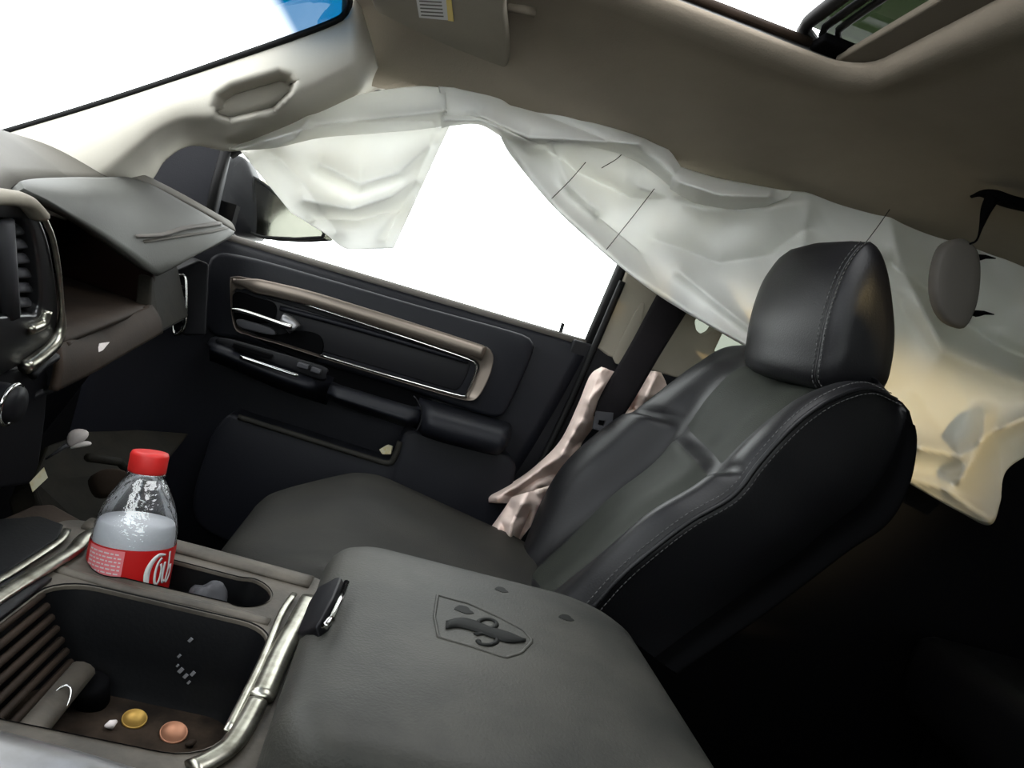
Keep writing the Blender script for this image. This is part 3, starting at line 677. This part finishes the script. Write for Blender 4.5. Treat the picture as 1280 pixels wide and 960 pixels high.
def blob(c, r, seed, n=18, m=12, sq=(1, 1, 1), amp=.35, fr=1.6):
    rows = []
    for i in range(m+1):
        th = pi*i/m; row = []
        for k in range(n):
            ph = 2*pi*k/n; d = V(sin(th)*cos(ph), sin(th)*sin(ph), cos(th))
            f = 1+amp*noise.noise(d*fr+V(seed, 0, 0)); row.append(Vector(c)+V(d.x*sq[0], d.y*sq[1], d.z*sq[2])*r*f)
        rows.append(row)
    return grid(rows, closed_u=True, cap=True)
tag(obj('crumpled_wrapper', blob(V(-.098, .650, -.300), .019, 3, sq=(1, 1, 1.1)), MT['tongue']), 'crumpled dark grey wrapper sitting in the empty cup holder', 'wrapper')
geo = []
for a, b, s in ((224, 820, 1), (226, 838, 1.6), (232, 845, 1.4), (241, 842, 1.4), (236, 853, 1), (238, 800, 1.3), (222, 832, .8)):
    p = P(a, b, y=.592); geo.append(box(p, (.0018*s, .0008, .0028*s), Matrix.Rotation(.5, 3, 'Y')))
so = obj('dust_flecks', join(*geo), MT['scuff'], con, smooth_=False); so['kind'] = 'stuff'
# litter at the dashboard
q = [P(104, 433, y=.86), P(111, 428, y=.88), P(137, 428, y=.90), P(128, 438, y=.87), P(117, 443, y=.85)]
c = sum(q, V(0, 0, 0))/5+V(.004, 0, .005)
tag(obj('paper_scrap', (q+[c], [(0, 1, 5), (1, 2, 5), (2, 3, 5), (3, 4, 5), (4, 0, 5)]), MT['paper'], smooth_=False, solid=.001), 'torn white paper scrap on the brown fascia below the open glove bin', 'paper')
q = contour([(474, 562), (484, 556), (490, 558), (488, 568), (478, 568)], y=1.318)
tag(obj('paper_scrap', prism(q, (.002, .006, 0)), MT['card'], smooth_=False), 'small yellowish scrap in the rear end of the door map pocket', 'paper')
tq = P(97, 546, y=.90)
tis = thing('tissue', 'crumpled white and pink tissue on the hanging glove box door', 'tissue', tq)
def petal(pts, y, name):
    g = contour(pts, y=y); c = sum(g, V(0, 0, 0))/len(g)+V(.006, -.008, .004); n = len(g)
    obj(name, (g+[c], [(i, (i+1) % n, n) for i in range(n)]), MT['paper'], tis, solid=.0012, sub=1)
petal([(83, 560), (82, 545), (88, 537), (98, 535), (110, 537), (113, 543), (106, 552), (92, 560)], .90, 'upper_fold')
petal([(83, 562), (92, 556), (105, 550), (116, 552), (115, 557), (104, 559), (90, 561)], .885, 'lower_fold')
obj('twist', tube([P(84, 556, y=.895), P(72, 564, y=.893), P(57, 574, y=.89)], lambda t: .0032-.0022*t, 8), MT['tongue'], tis)
q = contour([(37, 603), (55, 584), (60, 597), (41, 615)], y=.725)
tag(obj('card', prism(q, (-.001, .002, -.001)), MT['card'], smooth_=False), 'small cream card stuck beside the console below the volume knob', 'card')

# ================================================================== PASSENGER SEAT
seat = thing('passenger_seat', 'black leather passenger seat, reclined, with grey stitching', 'seat', (.18, .99, -H))
NT = 72
def c3(pts): return spline([P(a, b, y=y) for a, b, y in pts], NT)
C0 = c3([(842, 838, .80), (940, 768, .81), (1040, 692, .82), (1098, 652, .82), (1126, 604, .82), (1136, 550, .81), (1131, 515, .80)])
C1 = c3([(738, 762, .765), (776, 720, .762), (818, 684, .760), (862, 651, .760), (906, 626, .762), (926, 608, .764), (946, 581, .766), (974, 549, .766), (1004, 521, .77), (1040, 498, .775), (1082, 486, .785), (1118, 500, .80)])
C2 = c3([(672, 752, .84), (730, 705, .845), (790, 658, .85), (850, 620, .855), (880, 600, .86), (930, 548, .87), (980, 508, .87), (1040, 486, .87), (1095, 478, .86)])
C3 = c3([(650, 722, 1.09), (700, 675, 1.095), (760, 622, 1.10), (815, 578, 1.10), (850, 532, 1.10), (884, 485, 1.10), (925, 452, 1.10), (985, 448, 1.08), (1045, 462, 1.05)])
C4 = c3([(650, 700, 1.185), (672, 640, 1.19), (702, 590, 1.195), (745, 548, 1.20), (795, 512, 1.20), (832, 484, 1.20), (870, 456, 1.20), (905, 435, 1.19), (950, 432, 1.17)])
def ringspline(c, per):
    n = len(c); out = []
    for i in range(n):
        p0, p1, p2, p3 = c[i-1], c[i], c[(i+1) % n], c[(i+2) % n]
        for k in range(per):
            t = k/per; out.append(0.5*((2*p1)+(p2-p0)*t+(2*p0-5*p1+4*p2-p3)*t*t+(3*p1-p0-3*p2+p3)*t**3))
    return out
bump_ = lambda t, c, w_: exp(-((t-c)/w_)**2)
PER = 9; rows = []; NR = []
for i in range(NT):
    t = i/(NT-1); a0, a1, a2, a3, a4 = C0[i], C1[i], C2[i], C3[i], C4[i]
    nrm = (a0-a1).normalized(); NR.append(nrm)
    bulge = sin(pi*min(1, t*1.02))
    dome = smooth((t-.06)/.30)*(1-smooth((t-.50)/.055))
    domeF = smooth((t-.06)/.32)*(1-smooth((t-.53)/.035))
    domeN = smooth((t-.02)/.30)*(1-smooth((t-.465)/.045))
    up = smooth((t-.52)/.06)
    m01 = a0.lerp(a1, .5)+V(0, -.018*bulge, 0); m01b = a0.lerp(a1, .18)+V(0, -.006, 0); m01c = a0.lerp(a1, .86)+V(0, -.010*bulge, 0)
    cr = a1.lerp(a2, .38)-nrm*(.014+.012*domeN-.007*bump_(t, .50, .022))
    v2 = a2+nrm*.006
    mid = a2.lerp(a3, .5)+nrm*(.010-.022*dome+.004*up)
    q1, q3 = a2.lerp(a3, .22)+nrm*(.004-.015*dome+.003*up), a2.lerp(a3, .78)+nrm*(.004-.015*dome+.003*up)
    v3 = a3+nrm*.006
    crf = a3.lerp(a4, .5)-nrm*(.008+.016*domeF-.009*bump_(t, .565, .018))
    a4 = a4+V(0, .010*domeF, 0)-nrm*.004*domeF
    b5 = a4+nrm*.05+V(0, .015, 0); b6 = a4+nrm*.10+V(0, -.01, 0)
    bk = a0.lerp(b6, .5)+nrm*.035
    rows.append(ringspline([m01b, m01, m01c, a1-nrm*.001, cr, v2, q1, mid, q3, v3, crf, a4, b5, b6, bk, a0], PER))
body = list(rows)
last = rows[-1]; cen = sum(last, V(0, 0, 0))/len(last)
for s_k, dz in ((.90, .010), (.70, .016), (.40, .018)):
    rows.append([cen.lerp(p, s_k)+V(-.002, 0, dz*.6) for p in last])
bk_ = obj('backrest', fan_close(rows), MT['leather'], seat)
# perforated centre insert in two panels with the joint between them, and a black strip that paints shade over the back edge
def insert(t0, t1, name):
    i0, i1 = int(t0*(NT-1)), int(t1*(NT-1)); k0, k1 = 5*PER+1, 9*PER-1
    rr = []
    for i in range(i0, i1+1):
        e = min(1, (i-i0)/1.5, (i1-i)/1.5)
        rr.append([body[i][k]-NR[i]*(.0016*min(1, e, (k-k0)/2, (k1-k)/2)-.0006) for k in range(k0, k1+1)])
    return obj(name, grid(rr), MT['insert'], bk_)
insert(.02, .525, 'lower_insert'); insert(.55, .97, 'upper_insert')
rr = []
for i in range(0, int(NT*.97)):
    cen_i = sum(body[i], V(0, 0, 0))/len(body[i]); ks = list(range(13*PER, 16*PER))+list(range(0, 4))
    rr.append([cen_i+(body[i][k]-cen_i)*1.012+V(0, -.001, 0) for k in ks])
obj('back_shade', grid(rr), MT['dark'], bk_)
# seam with twin rows of stitches
def stitches(name, curve, offs, parent, step=.0062, ln=.0042, rad=.00055):
    geo = []
    L = sum((b-a).length for a, b in zip(curve, curve[1:])); n = int(L/step)
    for of in offs:
        pl = resample([c+o for c, o in zip(curve, of)], n*2)
        for i in range(0, 2*n-1, 2):
            d = (pl[i+1]-pl[i]).normalized(); geo.append(tube([pl[i], pl[i]+d*ln], rad, 5))
    o = obj(name, join(*geo), MT['thread'], parent); o['kind'] = 'stuff'; return o
N_ = [(a-b).normalized() for a, b in zip(C0, C1)]
obj('seam', tube([c+V(0, -.0035, 0)-n*.001 for c, n in zip(C1, N_)], .0030, 8), MT['leather'], bk_)
stitches('stitching', C1, [[-n*.007+V(0, .001, .003) for n in N_], [n*.007+V(0, -.0062, 0) for n in N_]], bk_)
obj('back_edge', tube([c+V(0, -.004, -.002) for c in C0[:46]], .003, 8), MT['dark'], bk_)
# headrest
prof2 = spline([P(1082, 303, y=.875), P(1056, 336, y=.875), P(1036, 390, y=.875), P(1026, 440, y=.875), P(1023, 478, y=.875), P(1050, 492, y=.875), P(1098, 490, y=.875), P(1111, 460, y=.875), P(1115, 410, y=.875), P(1108, 345, y=.875), P(1098, 312, y=.875)], 72, True)
pc = sum(prof2, V(0, 0, 0))/72
def hr(y, s, dx=0, s2=None): return [V(pc.x+(p.x-pc.x)*s+dx, y, pc.z+(p.z-pc.z)*(s2 or s)) for p in prof2]
hrows = [hr(.853, .45), hr(.856, .72), hr(.862, .88), hr(.870, .97), hr(.876, 1.0), hr(.879, .988), hr(.882, 1.0), hr(.91, 1.02, -.004), hr(.98, 1.03, -.010), hr(1.05, 1.01, -.006), hr(1.085, .97), hr(1.105, .88, .002), hr(1.115, .70, .004), hr(1.118, .45, .006)]
g = fan_close(hrows); k = len(g[0]); g[0].append(sum(hrows[0], V(0, 0, 0))/72); g[1].extend((j, (j+1) % 72, k) for j in range(72))
hrest = obj('headrest', g, MT['leather'], seat)
sm = [V(p.x, .879, p.z) for p in prof2[0:30]]; nn = [(p-V(pc.x, .879, pc.z)).normalized() for p in sm]
obj('seam', tube([p-n*.001 for p, n in zip(sm, nn)], .0016, 6), MT['leather'], hrest)
stitches('stitching', sm, [[V(0, .006, 0)+n*.002 for n in nn], [V(0, -.0065, 0)+n*.0004 for n in nn]], hrest)
for y in (.93, 1.04): obj('headrest_post', tube([V(pc.x+.01, y, .06), V(pc.x-.005, y, .0)], .006, 10), MT['chrome'], hrest)
# cushion
lp0 = rrect(-.135, .32, .745, 1.235, (.05, .17, .14, .05), 24)
def cz(x, y, t):
    far, near = smooth((y-.97)/.09)*smooth((x+.10)/.14), smooth((.84-y)/.08)
    return t*(.016*far+.008*near-.026*smooth((.03-x)/.17)-.17*max(0, x+.02))
rows = []
for sc, z, t in ((.93, -.47, 0), (.98, -.43, 0), (1, -.38, .1), (1, -.345, .4), (.985, -.318, .7), (.955, -.302, .9), (.91, -.293, 1), (.85, -.289, 1), (.76, -.289, 1), (.64, -.291, 1), (.5, -.293, 1), (.34, -.294, 1), (.18, -.294, 1), (.06, -.294, 1)):
    rows.append([V(.092+(a-.092)*sc, .99+(b-.99)*sc, z+cz(a*sc+.092*(1-sc), .99+(b-.99)*sc, t)) for a, b in lp0])
cs = obj('cushion', fan_close(rows), MT['cush'], seat)
obj('seat_base', box((.10, .99, -.66), (.36, .40, .395)), MT['plastic'], seat, smooth_=False, bevel=.01)

# ================================================================== SEAT BELT
be = thing('seat_belt', 'black seat belt hanging in front of the pale door pillar', 'belt', (.36, 1.3, -.15))
ba = spline([P(868, 298, y=1.356), P(826, 360, y=1.34), P(788, 430, y=1.295), P(752, 492, y=1.255), P(742, 520, y=1.25)], 30)
bb_ = spline([P(905, 318, y=1.356), P(866, 378, y=1.34), P(826, 442, y=1.295), P(792, 500, y=1.255), P(772, 530, y=1.25)], 30)
obj('strap', grid([[a.lerp(b, k/8)+V(0, -.004*sin(pi*k/8), 0) for k in range(9)] for a, b in zip(ba, bb_)]), MT['belt'], be, solid=.002)
to = contour([(745, 514), (767, 516), (765, 534), (757, 541), (741, 536)], y=1.245)
ti = contour([(749, 525), (757, 526), (755, 533), (747, 531)], y=1.245)
obj('tongue', ringplate(to, ti, 40, (0, .006, 0), spl=False), MT['tongue'], be, bevel=.001)

# ================================================================== AIRBAGS
def ridge_depth(base, ridges, seed, amp=.020, fr=5.5, edge=None):
    def f(s, t, px, py):
        y = base(s, t)
        for pl, a, w_ in ridges:
            d = segdist((px, py), pl); 
            if d < 4*w_: y -= a*2.5*exp(-(d/w_)**1.25)*min(1, .15+4*t)
        v = V(px/150*fr/3, py/150*fr/3, seed)
        y += min(1, .2+3*t)*(amp*noise.noise(v)+amp*.5*noise.noise(v*2.3)-abs(amp*.6*noise.noise(v*1.3+V(9, 2, 0))))
        return y
    return f
cur = thing('curtain_airbag', 'deflated white curtain airbag hanging over the passenger side windows', 'airbag', (.3, 1.23, .05))
top_m = [(548, 108), (620, 114), (700, 131), (780, 160), (832, 182), (850, 208), (885, 222), (960, 236), (1050, 244), (1110, 255), (1200, 274), (1300, 304)]
bot_m = [(552, 160), (585, 152), (622, 166), (640, 195), (690, 255), (740, 302), (785, 340), (832, 374), (900, 414), (955, 446), (1040, 520), (1100, 575), (1132, 601), (1200, 640), (1237, 656), (1250, 628), (1258, 588), (1300, 560)]
rid = [([(556, 150), (600, 150), (660, 176), (740, 178), (800, 172), (840, 190)], .026, 9), ([(622, 160), (650, 200), (700, 262), (780, 335), (860, 388), (950, 440)], .018, 14),
       ([(686, 186), (720, 215), (790, 248), (850, 246)], -.022, 12), ([(690, 180), (712, 232), (745, 262)], .018, 9), ([(800, 235), (880, 262), (960, 262), (1010, 250)], .020, 12),
       ([(820, 300), (900, 330), (960, 320), (1010, 285)], -.016, 16), ([(850, 340), (905, 385), (950, 420)], .014, 10), ([(1010, 262), (1000, 330), (950, 380)], .014, 16),
       ([(1110, 262), (1125, 330), (1180, 440), (1280, 480)], .020, 18), ([(1115, 330), (1180, 380), (1240, 430), (1290, 450)], -.018, 14), ([(1150, 560), (1200, 570), (1240, 540), (1290, 520)], .024, 14), ([(1200, 600), (1225, 560), (1230, 520)], .02, 12), ([(1130, 596), (1180, 610), (1237, 650)], .014, 10)]
md = ridge_depth(lambda s, t: 1.302-.030*t+(.01*sin(9*s)), rid, 2.0)
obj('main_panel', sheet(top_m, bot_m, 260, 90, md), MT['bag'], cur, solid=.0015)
top_f = [(296, 183), (360, 174), (430, 168), (500, 163), (562, 158)]
bot_f = [(364, 266), (386, 279), (408, 293), (428, 309), (442, 312), (470, 311), (492, 310)]
ridf = [([(400, 205), (450, 230), (500, 215), (540, 180)], .020, 14), ([(380, 250), (440, 262), (490, 245), (520, 225)], .018, 10), ([(395, 275), (450, 275), (500, 262)], -.014, 8), ([(340, 190), (380, 230), (420, 290)], .012, 14), ([(545, 165), (520, 225), (482, 300)], -.012, 8)]
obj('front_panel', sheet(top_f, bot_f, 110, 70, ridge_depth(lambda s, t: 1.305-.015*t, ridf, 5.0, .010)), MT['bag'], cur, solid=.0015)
top_b = [(286, 186), (330, 168), (385, 140), (440, 121), (500, 110), (556, 106)]
bot_b = [(300, 188), (345, 184), (400, 172), (460, 167), (520, 162), (560, 157)]
ridb = [([(330, 176), (400, 156), (480, 148), (560, 138), (640, 150), (700, 172)], .016, 8), ([(345, 183), (370, 172), (385, 150)], .016, 7), ([(380, 160), (440, 152), (540, 150)], -.010, 6), ([(556, 140), (562, 158)], -.012, 5)]
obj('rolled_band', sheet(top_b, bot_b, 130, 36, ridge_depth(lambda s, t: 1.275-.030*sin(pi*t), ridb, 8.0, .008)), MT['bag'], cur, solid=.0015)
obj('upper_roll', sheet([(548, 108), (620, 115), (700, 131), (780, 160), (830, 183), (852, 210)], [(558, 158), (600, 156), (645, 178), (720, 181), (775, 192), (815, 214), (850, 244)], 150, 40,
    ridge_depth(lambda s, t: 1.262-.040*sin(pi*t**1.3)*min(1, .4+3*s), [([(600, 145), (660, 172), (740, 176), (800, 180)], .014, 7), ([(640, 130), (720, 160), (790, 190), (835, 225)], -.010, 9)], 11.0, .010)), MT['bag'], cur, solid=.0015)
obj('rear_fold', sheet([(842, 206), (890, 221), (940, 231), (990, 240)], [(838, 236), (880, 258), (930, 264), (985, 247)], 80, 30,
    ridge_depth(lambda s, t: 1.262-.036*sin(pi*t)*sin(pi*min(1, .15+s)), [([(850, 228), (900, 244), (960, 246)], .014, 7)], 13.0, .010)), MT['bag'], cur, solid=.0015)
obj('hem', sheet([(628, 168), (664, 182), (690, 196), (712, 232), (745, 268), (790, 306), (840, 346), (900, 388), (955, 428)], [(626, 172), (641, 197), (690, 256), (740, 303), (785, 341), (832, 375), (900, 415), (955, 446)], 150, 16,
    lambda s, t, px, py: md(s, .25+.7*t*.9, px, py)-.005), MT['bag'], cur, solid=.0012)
def seamline(pts):
    obj('seam_thread', tube([P(a, b, y=md(.5, (b-130)/250, a, b)-.006) for a, b in [(p.x, p.y) for p in spline(px2(pts), 24)]], .0007, 5), MT['dark'], cur)
seamline([(787, 162), (786, 178), (774, 196), (752, 210)]); seamline([(732, 203), (712, 226), (690, 248)]); seamline([(818, 236), (790, 272), (758, 312)]); seamline([(1112, 262), (1098, 282), (1080, 306)])
seamline([(708, 132), (690, 150), (664, 172)])

sab = thing('side_airbag', 'deflated pink side airbag drooping between seat and door pillar', 'airbag', P(670, 600, y=1.25))
def crumple(name, left, right, y0, ridges, seed, n=90, m=44):
    a, b = spline(px2(left), n), spline(px2(right), n); rows = []
    dep = ridge_depth(lambda s, t: y0-.030*sin(pi*t), ridges, seed, .024, 20)
    for i in range(n):
        rows.append([P((q := a[i].lerp(b[i], j/(m-1))).x, q.y, y=dep(i/(n-1), j/(m-1), q.x, q.y)) for j in range(m)])
    obj(name, grid(rows), MT['pink'], sab, solid=.002)
crumple('main_fold', [(752, 459), (738, 470), (722, 508), (700, 552), (668, 584), (640, 604), (612, 620), (609, 628)],
        [(772, 466), (756, 492), (750, 512), (744, 530), (728, 552), (720, 574), (706, 594), (684, 612), (652, 630), (628, 630)][:9], 1.315,
        [([(750, 462), (730, 520), (700, 570), (620, 622)], .014, 8), ([(755, 480), (735, 500), (740, 530)], .016, 7), ([(715, 560), (735, 545), (745, 520)], -.014, 6), ([(700, 590), (670, 600), (640, 620)], -.010, 6)], 1.0)
crumple('lower_fold', [(640, 622), (628, 640), (612, 662), (600, 676), (586, 684), (602, 700), (609, 706)][:6], [(690, 606), (684, 628), (668, 652), (652, 672), (640, 690), (618, 705)], 1.252,
        [([(652, 630), (640, 655), (636, 690)], .016, 6), ([(628, 644), (612, 690)], .012, 6), ([(662, 640), (645, 680)], -.014, 4)], 4.0, 60, 40)
crumple('rear_fold', [(806, 462), (794, 474), (786, 496), (778, 522)], [(826, 466), (832, 478), (836, 490), (840, 502)], 1.335, [([(820, 470), (805, 500)], .014, 7), ([(800, 470), (790, 510)], -.012, 6)], 7.0, 40, 36)

# ================================================================== ROOF THINGS
vz = .372
vs_ = thing('sun_visor', 'folded beige sun visor with a pale warning sticker under the roof', 'visor', (-.08, 1.1, vz))
vo = contour([(452, -60), (466, 8), (482, 26), (496, 40), (508, 56), (530, 68), (570, 77), (610, 84), (632, 86), (634, 60), (630, 20), (618, -60)], z=vz)
obj('visor_panel', prism(spline(vo, 70, True), (0, 0, .016)), MT['visor'], vs_, bevel=.005)
st_ = contour([(517, -20), (560, -20), (566, 26), (524, 22)], z=vz-.0012)
sk = obj('warning_sticker', prism(st_, (0, 0, .001)), MT['white'], vs_, smooth_=False)
yl = mat('yellow_print', (.75, .55, .12), .6)
obj('sticker_border', prism(contour([(556, -20), (562, -20), (567, 27), (560, 26)], z=vz-.0016), (0, 0, .001)), yl, sk, smooth_=False)
geo = []
for k in range(5):
    a = 524+k*.6; b = 1+4.4*k
    geo.append(prism(contour([(a, b), (a+28, b+1.5), (a+28, b+2.8), (a, b+1.3)], z=vz-.0016), (0, 0, .0008)))
fo = obj('sticker_print', join(*geo), MT['greyc'], sk, smooth_=False); fo['kind'] = 'stuff'
obj('visor_clip', tube([P(636, 10, z=.40), P(655, 12, z=.402), P(668, 16, z=.405)], .006, 8), MT['shade'], vs_)

sr = thing('sunroof', 'sliding glass sunroof, half open, with a cloth sunshade', 'sunroof', (.25, .56, .5))
gz = .472
for y in (.972, .158): obj('side_rail', box((.30, y, .446), (.72, .022, .012)), MT['satin'], sr, smooth_=False, bevel=.002)
obj('side_seal', tube([V(-.05, .958, .453), V(.2, .958, .453), V(.38, .958, .453)], .006, 8), MT['brown'], sr)
gp = obj('glass_panel', box((.66, .56, gz+.012), (.58, .84, .005)), MT['roofglass'], sr, smooth_=False, bevel=.001)
for k, (dx, dz, r_) in enumerate(((0, -.002, .009), (.018, -.006, .005), (.031, -.008, .0045))):
    obj('edge_seal', tube(spline([V(.362+dx, .14, gz+dz), V(.360+dx, .56, gz+dz), V(.364+dx, .93-.012*k, gz+dz), V(.374+dx, .965-.012*k, gz+dz-.003), V(.392+dx*1.2, .978-.012*k, gz+dz-.008)], 30), r_, 8), MT['rubber'], gp)
obj('seal_corner', box((.412, .952, .452), (.06, .05, .012)), MT['dark'], sr, smooth_=False, bevel=.004)
obj('sunshade', prism([V(.416, .16, .440), V(.412, .60, .440), V(.416, .955, .440), V(.96, .955, .440), V(.96, .16, .440)], (0, 0, .010)), MT['shade'], sr, smooth_=False, bevel=.004)

gh = thing('grab_handle', 'black coat hook handle torn loose from the rear roof lining', 'handle', P(1250, 250, y=1.10))
obj('bar', tube(spline([P(1214, 246, y=1.115), P(1228, 242, y=1.10), P(1245, 246, y=1.09), P(1262, 252, y=1.085), P(1292, 259, y=1.09)], 24), lambda t: .003+.010*smooth(t/.35), 12, flat=.7), MT['dark'], gh)
obj('hook', tube(spline([P(1240, 248, y=1.09), P(1233, 262, y=1.09), P(1227, 282, y=1.095), P(1221, 300, y=1.10), P(1212, 305, y=1.10)], 24), lambda t: .010-.0085*smooth(t/.8), 10), MT['dark'], gh)
tcv = thing('trim_cover', 'loose grey plastic trim cover dangling by the white airbag at the rear', 'cover', P(1198, 355, y=1.105))
tv = spline(contour([(1181, 306), (1199, 298), (1214, 303), (1223, 318), (1225, 345), (1221, 378), (1212, 402), (1203, 411), (1186, 404), (1174, 388), (1168, 362), (1171, 330)], y=1.105), 50, True)
tc = sum(tv, V(0, 0, 0))/50
def tr(s, dy): return [tc.lerp(p, s)+V(0, dy, 0) for p in tv]
obj('shell', fan_close([tr(.98, .016), tr(1.0, .008), tr(1.0, .002), tr(.96, -.003), tr(.88, -.005), tr(.5, -.006)]), MT['greyc'], tcv)
for a, b in ((1222, 322), (1220, 392)):
    p = P(a, b, y=1.11); obj('clip', tube([p, P(a+10, b-1, y=1.115), P(a+22, b+1, y=1.12)], lambda t: .0075*(1-t)+.0015, 8, flat=.6), MT['dark'], tcv)

# ================================================================== OUTSIDE MIRROR
mr = thing('side_mirror', 'dark outside mirror of the truck seen through the passenger window', 'mirror', P(300, 290, y=1.62))
mh = spline(contour([(268, 225), (276, 205), (290, 194), (304, 196), (314, 214), (321, 240), (322, 290), (314, 298), (282, 292), (262, 280)], y=1.60), 50, True)
obj('housing', fan_close([[p+V(0, dy, 0) for p in (lambda c, s: [c.lerp(q, s) for q in mh])(sum(mh, V(0, 0, 0))/50, s)] for s, dy in ((.9, .10), (1, .08), (1, .01), (.95, 0), (.8, -.004))]), MT['plastic'], mr)
gl = polyline(contour([(318, 222), (332, 232), (352, 248), (380, 270), (406, 289), (404, 297), (370, 299), (330, 297), (314, 292)], y=1.60), 40, True)
obj('mirror_shell', prism([p+V(0, .006, 0) for p in gl], (0, .05, 0)), MT['plastic'], mr, smooth_=False)
obj('mirror_glass', prism(gl, V(0.02, .004, 0)), MT['mirror'], mr, smooth_=False)
obj('mirror_rim', tube(gl, .004, 6, closed=True), MT['rubber'], mr)
obj('mirror_arm', tube([P(270, 285, y=1.60), P(262, 285, y=1.50), P(258, 290, y=1.44)], .02, 8), MT['plastic'], mr)

# ================================================================== REAR BENCH AND DRIVER'S SEAT
rb = thing('rear_bench', 'dark rear bench seat behind the passenger seat', 'seat', (1.3, .56, -H))
obj('bench_cushion', box((1.32, .56, -.40), (.50, 1.5, .16)), MT['leather'], rb, bevel=.04)
obj('bench_back', box((1.66, .56, -.12), (.16, 1.5, .60), Matrix.Rotation(radians(12), 3, 'Y')), MT['leather'], rb, bevel=.04)
obj('bench_base', box((1.34, .56, -.67), (.40, 1.4, .37)), MT['dark'], rb, smooth_=False)

dseat = seat.copy(); COL.objects.link(dseat); dseat.location = seat.location+V(.14, -.885, 0)  # unseen driver's seat, added to shade the rear of the cab
dseat['label'] = 'black leather driver seat on the near side of the console, unseen, added for its shade'
def copy_children(src, dst):
    for c in [o for o in COL.objects if o.parent == src]:
        d = c.copy(); COL.objects.link(d); d.parent = dst; copy_children(c, d)
copy_children(seat, dseat)
